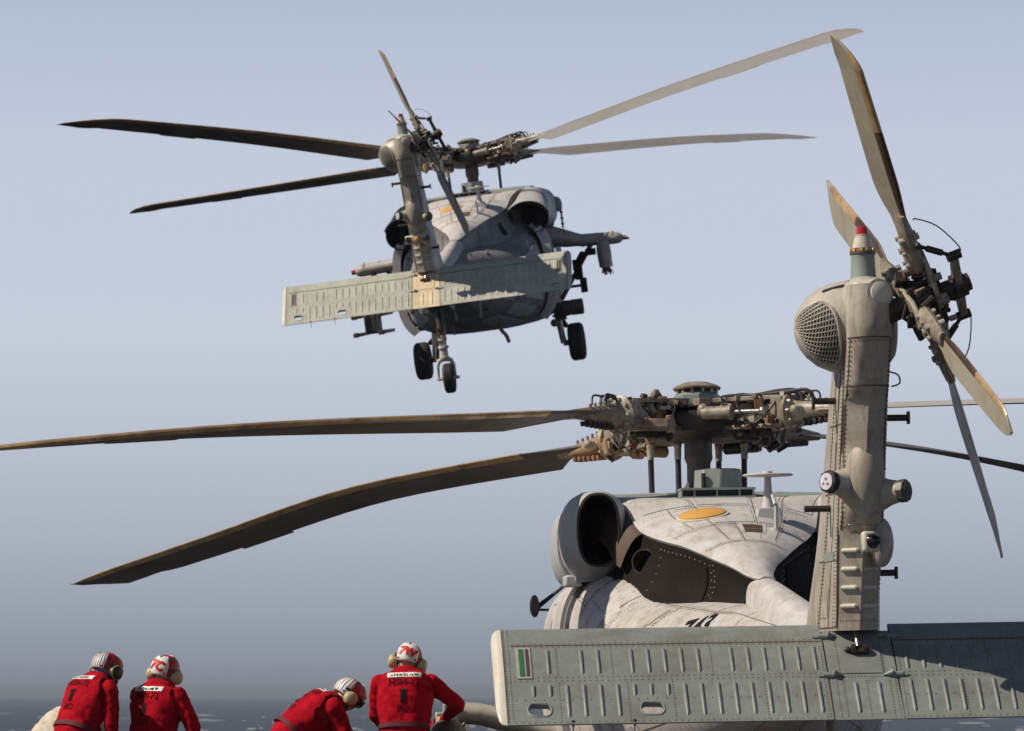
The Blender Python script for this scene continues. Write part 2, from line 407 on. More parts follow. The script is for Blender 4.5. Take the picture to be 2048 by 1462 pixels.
# fuselage lower body  (y: half width, z bottom, z top, exponent)
BODY = [(-8.75, .15, 1.28, 1.56, 2.4), (-8.3, .18, 1.24, 1.58, 2.4), (-7, .24, 1.16, 1.66, 2.4), (-5.6, .33, 1.02, 1.76, 2.4), (-4.7, .46, .90, 1.84, 2.3), (-4.1, .62, .78, 1.87, 2.3), (-3.5, .82, .66, 1.92, 2.4),
        (-2.8, 1.04, .555, 1.98, 2.7), (-2.2, 1.17, .50, 2.17, 3.4), (-1.2, 1.21, .47, 2.31, 3.6), (1.6, 1.21, .46, 2.31, 3.6), (2.3, 1.18, .46, 2.28, 3.4), (2.9, 1.12, .48, 2.1, 3.2), (3.4, 1.02, .52, 1.75, 3.0), (3.9, .84, .58, 1.55, 2.7), (4.3, .6, .68, 1.42, 2.4), (4.55, .34, .82, 1.28, 2.2), (4.63, .05, 1.02, 1.1, 2)]
def body_pt(a, y):
    hw, zb, zt, e = interp(BODY, y); zc, hh = (zb + zt) / 2, (zt - zb) / 2; c, s = math.cos(a), math.sin(a)
    return V((hw * math.copysign(abs(c) ** (2 / e), c), y, zc + hh * math.copysign(abs(s) ** (2 / e), s)))
# roof: half width, edge z, centre z
ROOF = [(-4.6, .06, 2.035, 2.055), (-4.2, .095, 2.07, 2.10), (-3.8, .17, 2.15, 2.22), (-3.5, .265, 2.215, 2.31), (-3.0, .45, 2.335, 2.45), (-2.6, .56, 2.39, 2.54), (-2.1, .685, 2.485, 2.64), (-1.7, .77, 2.68, 2.735), (-1.35, .88, 2.775, 2.765), (-1.0, 1.02, 2.80, 2.785), (-.3, 1.02, 2.84, 2.865), (1.0, .95, 2.82, 2.855), (1.7, .8, 2.62, 2.72), (2.3, .6, 2.30, 2.42), (2.7, .45, 2.1, 2.16)]
def roof_pt(u, y):
    hw, ze, zc = interp(ROOF, y); return V((hw * u, y, ze + (zc - ze) * (1 - abs(u) ** 2.4)))
# tail pylon by height: front y, widest y, seam y, ridge y, half width, seam half width
PYL = [(1.30, -7.2, -8.45, -8.95, -9.07, .225, .125), (1.64, -7.75, -8.62, -9.12, -9.25, .212, .124), (2.2, -8.3, -8.95, -9.37, -9.50, .176, .136), (2.6, -8.6, -9.15, -9.54, -9.67, .164, .136), (2.95, -8.85, -9.35, -9.70, -9.84, .155, .134), (3.40, -9.2, -9.6, -9.92, -10.05, .142, .131), (3.62, -9.35, -9.68, -9.93, -10.03, .128, .118)]
def pyl_face(t, z):     # t: 0 left widest, 1 left seam, 2 ridge, 3 right seam, 4 right widest
    yf, yw, ys, yr, w, ws = interp(PYL, z)
    P = [V((-w, yw, z)), V((-ws, ys, z)), V((-.006, yr, z)), V((ws, ys, z)), V((w, yw, z))]
    i = min(3, max(0, int(t))); return P[i].lerp(P[i + 1], t - i)
HZ = 3.48
def lerp_tab(tab, x):
    for (a, p), (b, q) in zip(tab, tab[1:]):
        if x <= b: return p + (q - p) * (x - a) / (b - a)
    return tab[-1][1]

def blade_sec(alpha, r, zr, th, chord, sweep, thick=.095, infl=1.0, strip=False):
    er = V((-math.sin(alpha), math.cos(alpha), 0)); ec = V((-math.cos(alpha), -math.sin(alpha), 0))
    up = [(.25, 0), (.235, .20), (.19, .36), (.10, .48), (-.05, .50), (-.30, .36), (-.55, .17), (-.75, .02)]
    lo = [(-.75, -.02), (-.55, -.10), (-.30, -.22), (-.05, -.34), (.10, -.36), (.19, -.28), (.235, -.16)]
    pts = up + lo
    if strip: pts = [(.257, 0), (.24, .23), (.19, .40), (.12, .49), (.12, .40), (.18, 0), (.12, -.30), (.12, -.385), (.19, -.32), (.24, -.19)]
    c, s = math.cos(th), math.sin(th); out = []
    for x, t in pts:
        X = x * chord - sweep; T = t * thick * chord * infl
        out.append(er * r + ec * (X * c - T * s) + V((0, 0, zr + X * s + T * c)))
    return out
def main_blade(parent, alpha, ztab, th0, k, mtop, label, straight=False):
    zf = lambda r: interp([(a, b) for a, b in ztab], r)[0]
    secs = []; st = []; tabs = []
    LE = [(1.30, .07), (1.6, .09), (2.0, .1325), (7.25, .1325), (7.5, .095), (7.8, -.03), (8.05, -.19), (8.2, -.315), (8.28, -.40)]
    TE = [(1.30, -.10), (1.55, -.12), (1.75, -.24), (1.98, -.3975), (7.5, -.3975), (7.62, -.44), (7.8, -.47), (8.28, -.425)]
    if straight:                                             # seen from below this one keeps a straight leading edge to a sharp tip
        LE = LE[:3] + [(7.6, .1325), (8.0, .115), (8.28, .08)]
        TE = TE[:4] + [(7.2, -.39), (7.4, -.33), (7.62, -.35), (7.92, -.36), (8.08, -.14), (8.28, .055)]
    rs = [1.30, 1.42, 1.55, 1.65, 1.75, 1.86, 1.98, 2.1] + frange(2.5, 7.1, 15) + [7.25, 7.38, 7.5, 7.56, 7.62, 7.7, 7.8, 7.9, 8.0, 8.1, 8.2, 8.25, 8.28]
    for r in rs:
        a_, b_ = lerp_tab(LE, r), lerp_tab(TE, r); ch = a_ - b_; th = R(th0 - k * (r - 1.2))
        off = .25 * ch - a_                                  # leading edge of the section sits at a_
        tk = .095 if r > 1.9 else .095 * .53 / ch * .9
        secs.append(blade_sec(alpha, r, zf(min(r, 8.2)), th, ch, off, tk))
        if 1.9 < r < 8.22: st.append(blade_sec(alpha, r, zf(min(r, 8.2)), th, ch, off, tk, 1.03, True))
    b = obj('rotor_blade', MB().loft(secs), mtop, parent, label=label, ang=50)
    obj('leading_edge_strip', MB().loft(st), 'ledge', b, ang=50)
    for a0, a1 in ((5.55, 6.25),):                               # trim tab behind the trailing edge
        mb = MB(); er = V((-math.sin(alpha), math.cos(alpha), 0)); ec = V((-math.cos(alpha), -math.sin(alpha), 0)); P = []
        for r in (a0, a1):
            th = R(th0 - k * (r - 1.2))
            for X in (-.53 * .74, -.53 * .75 - .03): P.append(er * r + ec * X * math.cos(th) + V((0, 0, zf(r) + X * math.sin(th))))
        n = V((0, 0, .004)); q = [P[0], P[1], P[3], P[2]]
        mb.hexa([p - n for p in q] + [p + n for p in q]); obj('trim_tab', mb, mtop, b)
    return b

def rotor_hub(H, alphas, ztabs, tilt, rnd, far):
    """rotor head: one barrel, dome, four arms with bearings, cuffs, dampers, horns and hoses"""
    T = Matrix.Rotation(-tilt, 4, 'X'); c = V((0, 0, HZ))
    W = lambda p: c + T @ V(p)
    def put(name, mb, m, par=H, **k):
        mb.v = [tuple(W(p)) for p in mb.v]; return obj(name, mb, m, par, **k)
    hub = put('hub_barrel', MB().lathe((0, 0, 0), (0, 0, 1), [(-.175, .12), (-.17, .30), (-.13, .40), (-.04, .43), (.03, .41), (.07, .30), (.10, .2)], 32), 'hubdark')
    put('hub_cap', MB().lathe((0, 0, 0), (0, 0, 1), [(.24, .10), (.245, .195), (.26, .20), (.278, .175), (.305, .10), (.315, .01)], 32), 'hubgrey')
    mb = MB(); mb.lathe((0, 0, 0), (0, 0, 1), [(.10, .175), (.12, .19), (.20, .19), (.225, .15), (.235, .13)], 8); put('hub_cap_housing', mb, 'green', bevel=.006)
    mb = MB()
    for i in range(12):
        a = i * math.pi / 6 + .2; mb.cyl((.165 * math.cos(a), .165 * math.sin(a), .21), (.165 * math.cos(a), .165 * math.sin(a), .245), .014, n=8)
    put('cap_bolts', mb, 'hubpale', hub, kind='stuff')
    mb = MB(); mb.lathe((0, 0, 0), (0, 0, 1), [(.055, .33), (.065, .40), (.085, .40), (.10, .33)], 28); put('hub_ring_plate', mb, 'hubdark')
    # swept arms
    for k in range(4):
        a = alphas[k]; zt = ztabs[k]
        er = V((-math.sin(a), math.cos(a), 0)); et = V((-math.cos(a), -math.sin(a), 0))       # outwards, towards the leading edge
        slope = (lerp_tab(zt, 1.15) - lerp_tab(zt, .4)) / .75
        z0 = lerp_tab(zt, .4); er3 = (er + V((0, 0, slope))).normalized(); ez = er3.cross(et).normalized()
        if ez.z < 0: ez = -ez
        o = V((0, 0, z0)) + er * .4
        P = lambda r, t=0, z=0: o + er3 * (r - .4) + et * t + ez * z
        def pm(name, mb, m, par=H, **kw): return obj(name, mb, m, par, **kw)
        mats = ('hubtan' if k == 0 and not far else 'hubgrey')
        # yoke: two cheek plates top and bottom
        yk = MB()
        for sz in (-.115, .115):
            q = [P(.28, -.15, sz - .018), P(.28, .15, sz - .018), P(.93, .085, sz - .018), P(.93, -.085, sz - .018)]
            yk.hexa(q + [p + ez * .036 for p in q])
        for t in (-.1, .1):
            q = [P(.86, t - .02, -.12), P(.86, t + .02, -.12), P(.97, t + .02, -.12), P(.97, t - .02, -.12)]
            yk.hexa(q + [p + ez * .24 for p in q])
        arm = pm('hub_arm', yk, 'hubgrey' if k != 1 else 'hubgrey', bevel=.006)
        pm('elastomeric_bearing', MB().lathe(P(.80, 0, -.10), ez, [(0, .05), (.03, .055), (.035, .085), (.06, .1), (.075, .1), (.08, .09), (.12, .105), (.155, .1), (.16, .07), (.18, .055), (.20, .05)], 20), 'hubpale', arm)
        pm('inner_bearing', MB().lathe(P(.52, 0, -.09), ez, [(0, .07), (.05, .075), (.055, .05), (.10, .05), (.105, .075), (.17, .07)], 16), 'hubrust' if k % 2 else 'hubgrey', arm)
        fl = MB().lathe(P(.97), er3, [(0, .10), (.012, .155), (.045, .16), (.055, .145), (.08, .10)], 24)
        cuff = pm('blade_cuff', fl.lathe(P(1.03), er3, [(0, .105), (.05, .09), (.12, .078), (.28, .066), (.45, .048), (.6, .033)], 20), mats, ang=40)
        bl = MB()
        for i in range(10):
            b_ = i * math.pi / 5; d = et * math.cos(b_) * .128 + ez * math.sin(b_) * .128
            bl.cyl(P(1.0) + d, P(1.055) + d, .017, .013, 8)
        pm('flange_bolts', bl, 'hubpale', cuff, kind='stuff')
        # serrated de-ice clamp strip under the cuff, counterweight ball at its side
        tt = MB()
        for i in range(6):
            r = 1.12 + i * .055; q = [P(r, -.05, -.085 + i * .006), P(r + .04, -.05, -.085 + i * .006), P(r + .03, -.05, -.125 + i * .006), P(r + .012, -.05, -.125 + i * .006)]
            tt.prism(q, et * .10)
        pm('clamp_teeth', tt, 'hubrust' if k == 0 else 'hubdark', cuff, kind='stuff')
        t2 = MB()
        for i in range(5):
            t2.cyl(P(1.14 + i * .06, .02, .07 - i * .006), P(1.14 + i * .06, .02, .115 - i * .008), .013, n=8)
        pm('cuff_studs', t2, 'hubgrey', cuff, kind='stuff')
        for sg in ((-1,) if k in (1, 2) else (1,)):
            wb = MB(); wb.cyl(P(1.13, sg * .05, 0), P(1.13, sg * .125, 0), .038, .034, 14); wb.ball(P(1.13, sg * .15, 0), .04)
            pm('counterweight', wb, 'hubpale', cuff)
        # pitch horn and pitch rod
        hn = MB(); q = [P(.90, .06, -.10), P(.99, .06, -.10), P(.80, .34, -.12), P(.70, .34, -.12)]
        hn.hexa(q + [p + ez * .07 for p in q]); hn.cyl(P(.75, .32, -.16), P(.75, .32, -.02), .035, n=12)
        hr = pm('pitch_horn', hn, 'hubtan' if k == 0 else 'hubgrey', bevel=.008)
        foot = V((.40 * math.copysign(1, (er + et * .5).x), .22 * math.copysign(1, (er + et * .5).y), 2.80)) if not far else P(.75, .32).xy.to_3d() * .62 + V((0, 0, 2.8))
        # lead-lag damper: fat body with a bright rod, slung between hub and arm
        dm = MB(); A, B = P(.36, -.33, .0), P(.84, -.19, .0); d = (B - A).normalized()
        dm.cyl(A, A + d * .20, .054, n=18); dm.cyl(A + d * .20, A + d * .23, .064, n=18); dm.cyl(A - d * .03, A, .05, n=14)
        dp = pm('lag_damper', dm, 'hubgrey', ang=40)
        dr = MB(); dr.cyl(A + d * .22, B, .020, n=12); dr.ball(B, .04, 12, 8); pm('damper_rod', dr, 'steel', dp)
        # hoses and wires over the arm
        for j in range(4):
            t0 = rnd.uniform(-.14, .14); h = rnd.uniform(.11, .19)
            pts = bez([P(.16 + rnd.uniform(0, .12), t0 * .8, .12 + z0 * 0), P(.42, t0 + rnd.uniform(-.05, .05), h * .9), P(.62, t0 + rnd.uniform(-.06, .06), h * rnd.uniform(.75, 1.05)), P(.88 + j * .04, t0 * 1.1, h * rnd.uniform(.8, 1.0)), P(1.05 + j * .05, t0, .16), P(1.10 + j * .05, t0 * .8, .08)], 24)
            pm('hose', MB().tube(pts, rnd.choice([.009, .011, .015]), 7), 'hose')
        for j in range(5):
            t0 = rnd.choice((-1, 1)) * rnd.uniform(.08, .2); r0 = rnd.uniform(.3, .6)
            pts = bez([P(r0, t0, .13), P(r0 + .08, t0 * 1.5, .03), P(r0 + .2, t0 * 1.3, -.10), P(r0 + .33, t0 * .9, .02), P(r0 + .36, t0 * .5, .12)], 20)
            pm('hose', MB().tube(pts, rnd.choice([.007, .009, .012]), 6), 'hose')
        # clamps, brackets, small fittings
        for nm, m2, cnt in (('bracket', 'hubrust', 13), ('fitting', 'hubgrey', 14), ('clamp_block', 'hubdark', 16), ('highlight_fitting', 'hubpale', 7), ('copper_clamp', 'hubtan', 5)):  # the pale set is added to imitate bright highlights on the hub
            gb = MB()
            for _ in range(cnt):
                r = rnd.uniform(.24, .98); t = rnd.uniform(-.22, .22); z = rnd.choice((-1, 1, 1)) * rnd.uniform(.05, .145)
                if rnd.random() < .5: gb.box(P(r, t, z), (rnd.uniform(.02, .07), rnd.uniform(.02, .07), rnd.uniform(.02, .08)), Matrix.Rotation(rnd.uniform(0, 3), 3, 'Z') @ Matrix.Rotation(rnd.uniform(-.5, .5), 3, 'X'))
                else:
                    dd = V((rnd.uniform(-1, 1), rnd.uniform(-1, 1), rnd.uniform(-.5, .8))).normalized(); gb.cyl(P(r, t, z), P(r, t, z) + dd * rnd.uniform(.04, .12), rnd.uniform(.010, .026), n=10)
            pm(nm, gb, m2, arm, kind='stuff')
        # hanging lugs under the hub
        lg = MB(); lg.cyl(P(.50, -.10, -.17), P(.50, .10, -.17), .05, n=14); lg.box(P(.62, 0, -.16), (.10, .06, .06), Matrix.Rotation(a, 3, 'Z')); lg.cyl(P(.72, -.05, -.16), P(.72, .05, -.16), .035, n=12)
        pm('droop_stop', lg, 'hubdark' if k else 'hubtan', arm)
    # beams of the pitch-change spider around the barrel
    for i in range(4):
        sp = MB(); a = alphas[i] + math.pi / 4
        A = W((-.30 * math.sin(a), .30 * math.cos(a), -.02)); B = W((-.47 * math.sin(a), .47 * math.cos(a), .03))
        sp.cyl(A, B, .055, .04, 12); sp.ball(B, .05, 10, 7)
        sp.box(W((-.4 * math.sin(a), .4 * math.cos(a), .10)), (.12, .12, .06), Matrix.Rotation(a + .4, 3, 'Z'))
        obj('damper_trunnion', sp, 'hubgrey', H, bevel=.005)
    # mast
    obj('rotor_mast', MB().lathe(W((0, 0, -.64)), T @ V((0, 0, 1)), [(-.06, .15), (0, .135), (.02, .142), (.04, .13), (.06, .138), (.08, .12), (.12, .10), (.22, .098), (.27, .098), (.31, .116), (.33, .118), (.34, .116), (.50, .116)], 28), 'mast', H, ang=30)
    for px, py in (((-.37, .2), (-.15, .16), (.22, .5), (.40, .22)) if not far else ((-.42, .1), (.45, .1))):
        r = MB(); top = V((px * 1.02, py, HZ - .15)); bot = V((px, py, 2.80))
        rod = obj('pitch_rod', r.cyl(bot, top, .024, n=12), 'hose', H)
        obj('rod_sleeve', MB().lathe(top - V((0, 0, .17)), (0, 0, 1), [(0, .028), (.10, .030), (.105, .034), (.125, .034), (.13, .028)], 12), 'hubpale', rod)
        obj('rod_end', MB().lathe(top - V((0, 0, .04)), (0, 0, 1), [(0, .034), (.05, .045), (.09, .034)], 12), 'hubrust', rod)

def tail_rotor(H, far, a_first, a_second):
    cant = .355; u = V((-math.sin(cant), 0, math.cos(cant))); wv = V((0, 1, 0)); n = V((math.cos(cant), 0, math.sin(cant)))
    c = V((.31, -9.93, 3.527))
    def blade(al, off, lab, flip=False, swp=1.0):
        er = u * math.cos(al) + wv * math.sin(al); et = n.cross(er).normalized()
        et = -et if flip else et
        th = R(14); secs = []; boot = []
        tab = [(.26, .10, 0), (.36, .115, 0), (.50, .13, .0), (.62, .19, .01), (.74, .235, .015), (.95, .24, .015), (1.35, .235, .015), (1.48, .23, .015), (1.56, .20, .045), (1.64, .12, .095), (1.69, .03, .15)]
        for r in frange(.26, 1.44, 18) + [1.48, 1.51, 1.54, 1.57, 1.60, 1.63, 1.66, 1.69]:
            ch, sw = interp(tab, r); sw *= swp; ch *= .72 if flip else 1; sec = []; bs = []
            t_ = R(26) - R(8) * r / 1.675
            for x, t in [(.35, 0), (.31, .4), (.2, .5), (0, .42), (-.3, .2), (-.65, .02), (-.65, -.02), (-.3, -.2), (0, -.42), (.2, -.5), (.31, -.4)]:
                X = x * ch - sw; Z = t * .11 * max(ch, .15)
                sec.append(c + n * (off + X * math.sin(t_) + Z * math.cos(t_)) + er * r + et * (X * math.cos(t_) - Z * math.sin(t_)))
            secs.append(sec)
            if r < 1.12 or True:
                for x, t in [(.37, 0), (.325, .46), (.2, .56), (.12, .52), (.12, 0.), (.12, -.52), (.2, -.56), (.325, -.46)]:
                    X = x * ch - sw; Z = t * .11 * max(ch, .15)
                    bs.append(c + n * (off + X * math.sin(t_) + Z * math.cos(t_)) + er * r + et * (X * math.cos(t_) - Z * math.sin(t_)))
                boot.append((r, bs))
        b = obj('tail_rotor_blade', MB().loft(secs), 'trblade', H, label=lab, ang=50)
        obj('de_ice_boot', MB().loft([s for r, s in boot if .42 < r < 1.10]), 'trbrown', b, ang=50)
        obj('leading_edge_strip', MB().loft([s for r, s in boot if 1.08 < r < 1.62]), 'ledge', b, ang=50)
        # root cuff: forked box with bolts
        rc = MB(); B = lambda r, t, z: c + er * r + et * t + n * (off + z)
        rc.loft([[B(r_, hw_ * math.cos(t), hz_ * math.sin(t)) for t in [math.pi * 2 * (i + .5) / 12 for i in range(12)]] for r_, hw_, hz_ in ((.18, .05, .04), (.21, .072, .052), (.33, .075, .054), (.45, .062, .042), (.55, .058, .026))])
        k = obj('blade_root_cuff', rc, 'hubgrey', b, ang=30)
        bt = MB()
        for i in range(6): bt.cyl(B(.24 + .08 * (i // 2), .034 * (1 if i % 2 else -1), -.062), B(.24 + .08 * (i // 2), .034 * (1 if i % 2 else -1), .062), .012 + .004 * (i % 3), n=8)
        obj('root_bolts', bt, 'hubpale', b, kind='stuff')
        # pitch link from the beam tip
        return er, et, B
    A = []
    labs = ('upper tail rotor blade reaching highest', 'tail rotor blade pointing forward and up', 'lower tail rotor blade', 'tail rotor blade pointing aft and down') if not far else (None,) * 4
    for i, (al, off) in enumerate(((a_first, .03), (a_second, -.045), (a_first + math.pi, .03), (a_second + math.pi, -.045))):
        A.append((al, off) + blade(al, off, labs[i], i == 3 and not far, (1, -.55, 1, .3)[i] if not far else 1))
    hb = MB(); hb.cyl(c - n * .30, c - n * .02, .075, .06, 18); hb.cyl(c - n * .10, c + n * .10, .10, .085, 18); hb.cyl(c + n * .06, c + n * .29, .036, n=14); hb.cyl(c + n * .12, c + n * .21, .055, n=14)
    hub = obj('tail_rotor_hub', hb, 'hubdark', H, ang=40)
    # hub plates: lozenge retention plates with a hole plug
    for i, off in ((0, .07), (1, -.10)):
        al = (a_first, a_second)[i]; er = u * math.cos(al) + wv * math.sin(al); et = n.cross(er)
        q = [(-.30, 0), (-.16, .10), (.16, .10), (.30, 0), (.16, -.10), (-.16, -.10)]
        pl = MB().prism([c + n * off + er * a + et * b for a, b in q], n * .03)
        p = obj('retention_plate', pl, 'trblade', hub, bevel=.008)
        hl = MB()
        for s in (-.16, .16): hl.cyl(c + n * (off - .004) + er * s, c + n * (off + .034) + er * s, .034, n=14)
        obj('plate_plugs', hl, 'black', hub, kind='stuff')
    # pitch change beam: four tapered arms
    o = c + n * .235
    mb = MB(); mb.cyl(o - n * .03, o + n * .045, .075, n=14); mb.cyl(o + n * .045, o + n * .075, .055, n=10)
    beam = obj('pitch_beam', mb, 'hubdark', H, ang=40)
    for al, off, er, et, B in A:
        if off < 0: continue
        d = (er * math.cos(.45) + et * math.sin(.45)); s = n.cross(d)
        q = [o - s * .055 - n * .02, o + s * .055 - n * .02, o + d * .255 + s * .02 - n * .015, o + d * .255 - s * .02 - n * .015]
        arm = obj('beam_arm', MB().hexa(q + [p + n * .045 for p in q]), 'hubgrey' if not far else 'hubdark', beam, bevel=.006, label=None)
        tip = o + d * .26
        obj('arm_end', MB().cyl(tip - n * .035, tip + n * .05, .028, n=12), 'hubdark', beam)
        tgt = B(.36, .085, .03)
        lk = MB(); lk.cyl(tip, tgt, .012, n=8); lk.cyl(tip.lerp(tgt, .3), tip.lerp(tgt, .75), .02, n=10); lk.ball(tgt, .022, 8, 6)
        obj('pitch_link', lk, 'hubdark', beam)
        w0 = tip + n * .03; w1 = B(.50, .03, .06)
        obj('wire', MB().tube(bez([w0, w0 + n * .02 + d * .05, (w0 + w1) / 2 + n * .03 + er * .06, w1 + n * .02, w1], 18), .004, 6), 'hose', beam)
    gb = MB(); rn = random.Random(5)
    for _ in range(46):
        a = rn.uniform(0, 6.28); r = rn.uniform(.05, .17); p = c + (u * math.cos(a) + wv * math.sin(a)) * r + n * rn.uniform(-.12, .14)
        if rn.random() < .5: gb.box(p, (rn.uniform(.02, .07),) * 3, Matrix.Rotation(rn.uniform(0, 3), 3, 'X'))
        else: gb.cyl(p, p + V((rn.uniform(-1, 1), rn.uniform(-1, 1), rn.uniform(-1, 1))).normalized() * .09, rn.uniform(.01, .022), n=8)
    obj('hub_fittings', gb, 'hubdark', hub, kind='stuff')
    g2 = MB()
    for _ in range(22):
        a = rn.uniform(0, 6.28); r = rn.uniform(.10, .22); p = c + (u * math.cos(a) + wv * math.sin(a)) * r + n * rn.uniform(-.08, .13)
        g2.cyl(p, p + n * rn.uniform(.03, .07), rn.uniform(.012, .026), n=10)
    obj('hub_bolts', g2, 'hubgrey', hub, kind='stuff')

def wheel(name, H, c, r, wd, ax=(1, 0, 0)):
    c, ax = V(c), V(ax).normalized(); h = wd / 2
    prof = [(-h * .75, r * .55), (-h * .95, r * .68), (-h, r * .80), (-h * .86, r * .92), (-h * .62, r * .975)]
    for g in (-.42, -.14, .14, .42):
        prof += [(h * (g - .10), r * .995), (h * (g - .045), r * .972), (h * (g + .045), r * .972), (h * (g + .10), r * .995)]
    prof += [(h * .62, r * .975), (h * .86, r * .92), (h, r * .80), (h * .95, r * .68), (h * .75, r * .55)]
    t = obj(name, MB().lathe(c, ax, prof, 36), 'rubber', H, ang=30)
    obj('rim', MB().lathe(c, ax, [(-h * .7, r * .15), (-h * .72, r * .5), (-h * .55, r * .56), (h * .55, r * .56), (h * .72, r * .5), (h * .7, r * .15)], 24), 'hubgrey', t)
    return t

def build_helicopter(far):
    H = thing('naval_helicopter', 'grey helicopter hovering in the air with rotors turning and wheels hanging down' if far else
              'large weathered helicopter parked on the deck at right, cut by the frame edge', 'helicopter', 'twin-engine naval helicopters')
    rnd = random.Random(3)
    # ---------------------------------------------------------- fuselage
    ys = sorted(set(frange(-8.75, -5, 14) + frange(-5, -2, 22) + frange(-2, 1.6, 8) + frange(1.6, 4.63, 18)))
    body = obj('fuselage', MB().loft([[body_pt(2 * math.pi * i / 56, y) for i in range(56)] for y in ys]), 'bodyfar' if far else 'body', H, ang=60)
    bb = bvh_of(body.data)
    sm = MB(); O = V((0, 0, 0))
    bp = lambda a, y: body_pt(a, y)
    def hoop(y, a0, a1, wd=.007, lift=.002): ribbon(sm, bp, [(a, y) for a in frange(R(a0), R(a1), 40)], wd, lift, None)
    def axial(a, y0, y1, wd=.006): ribbon(sm, bp, [(R(a), y) for y in frange(y0, y1, 26)], wd, .003, None)
    for y in (-1.2, -1.95, -2.6, -3.3, -4.1, -5.1, -6.3, -7.4): hoop(y, 0, 360)
    for a, y1_ in ((28, 1.2), (118, -2.2), (152, 1.2), (205, -2), (335, -2), (250, -1), (290, -1)): axial(a, -7.6, y1_)
    obj('skin_seams', sm, 'seamlight', body, kind='stuff')
    rv = MB()
    for y in (-1.17, -1.98, -2.63, -3.33, -4.13):
        for a in frange(20, 160, 64): p, n = nrm(bp, R(a), y); n = n if n.dot(p - V((0, y, 1.3))) > 0 else -n; dome(rv, p, n, .007)
    for a in (60, 64, 116, 120, 150, 30):
        for y in frange(-4.6, -.6, 74): p, n = nrm(bp, R(a), y); n = n if n.dot(p - V((0, y, 1.3))) > 0 else -n; dome(rv, p, n, .006)
    obj('rivets', rv, 'rivet', body, kind='stuff')
    for a0, a1, y0, y1 in ((124, 144, -1.9, -1.25), (122, 136, -2.55, -2.05), (146, 162, -2.5, -2.0), (124, 140, -3.25, -2.7), (36, 56, -1.9, -1.25), (44, 58, -2.5, -2.0), (40, 56, -3.2, -2.7), (140, 158, -3.2, -2.7), (200, 225, -3.2, -2.7), (315, 338, -3.2, -2.7), (315, 338, -2.5, -2.0), (200, 230, -2.4, -2.0)):
        mb = MB(); fn = lambda a, y: body_pt(a, y)
        def top(a, y, l): p, n = nrm(fn, a, y); n = n if n.dot(p - V((0, y, 1.3))) > 0 else -n; return p + n * l
        us, vs = frange(R(a0), R(a1), 6), frange(y0, y1, 5)
        mb.grid(lambda u, v: top(u, v, .006), us, vs)
        loop = [(u, y0) for u in us] + [(us[-1], v) for v in vs[1:]] + [(u, y1) for u in us[::-1][1:]] + [(us[0], v) for v in vs[::-1][1:-1]]
        n_ = len(loop); mb.add([top(*q, .006) for q in loop] + [top(*q, -.003) for q in loop], [(i, (i + 1) % n_, n_ + (i + 1) % n_, n_ + i) for i in range(n_)])
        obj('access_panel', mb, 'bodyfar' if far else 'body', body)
    # frames of dark glazing, cabin door track
    for sg in (-1, 1):
        a0 = 0 if sg > 0 else math.pi
        for y0, y1, z0, z1 in ((2.25, 3.0, 1.35, 2.0), (.2, .75, 1.35, 1.85), (-1.35, -.9, 1.35, 1.8)):
            mb = MB()
            def sp(y, z):
                hw, zb, zt, e = interp(BODY, y); q = max(0, 1 - abs((z - (zb + zt) / 2) / ((zt - zb) / 2)) ** e); return V((sg * (hw * q ** (1 / e) + .006), y, z))
            mb.grid(sp, frange(y0, y1, 6), frange(z0, z1, 6)); obj('side_window', mb, 'blackgloss', body)
    # cockpit windscreen
    mb = MB(); mb.grid(lambda a, y: body_pt(a, y) + V((0, .012, .012)), frange(R(35), R(82), 8), frange(2.75, 3.55, 8)); obj('windscreen', mb, 'blackgloss', body)
    mb = MB(); mb.grid(lambda a, y: body_pt(a, y) + V((0, .012, .012)), frange(R(98), R(145), 8), frange(2.75, 3.55, 8)); obj('windscreen', mb, 'blackgloss', body)
    # ---------------------------------------------------------- engine deck roof and sooted fairing
    yy = sorted(set(frange(-4.6, -1.0, 44) + frange(-1, 2.7, 12)))
    mb = MB(); us = frange(-1, 1, 29)
    rows = [[roof_pt(u, y) for u in us] for y in yy]
    def under(row, y):
        k = V((0, 0, -.035)); hw = interp(ROOF, y)[0]; f = max(0, 1 - .03 / max(hw, .04))
        return [V((p.x * f, p.y, min(p.z, row[0].z) - .035)) for p in (row[-1], row[0])]
    secs = []
    for row, y in zip(rows, yy): secs.append(row + under(row, y))
    mb.loft(secs); roof = obj('engine_deck_roof', mb, 'roof', H, ang=50)
    rf = lambda u, y: roof_pt(u, y); UP = V((0, -.2, 1))
    s2 = MB()
    for y, u0, u1 in ((-1.25, -.95, .98), (-1.95, -.55, .9), (-2.75, -.92, .92), (-3.35, -.85, .85), (-1.6, -.9, -.05)): ribbon(s2, rf, [(u, y) for u in frange(u0, u1, 20)], .008, .002, UP)
    for u, y0, y1 in ((-.33, -3.3, -1.0), (.30, -2.75, -1.25), (.62, -3.2, -1.0), (-.02, -3.35, -2.1), (-.62, -2.7, -1.5)): ribbon(s2, rf, [(u, y) for y in frange(y0, y1, 20)], .008, .002, UP)
    obj('roof_seams', s2, 'seamlight', roof, kind='stuff')
    r2 = MB(); pts = []
    for y in (-1.29, -1.99, -2.71, -2.80, -3.32): pts += [(u, y) for u in frange(-.9, .9, 44)]
    for u in (-.36, .34, .66, -.05): pts += [(u, y) for y in frange(-3.25, -1.1, 54)]
    rivets(r2, rf, pts, .006, UP); obj('roof_rivets', r2, 'rivet', roof, kind='stuff')
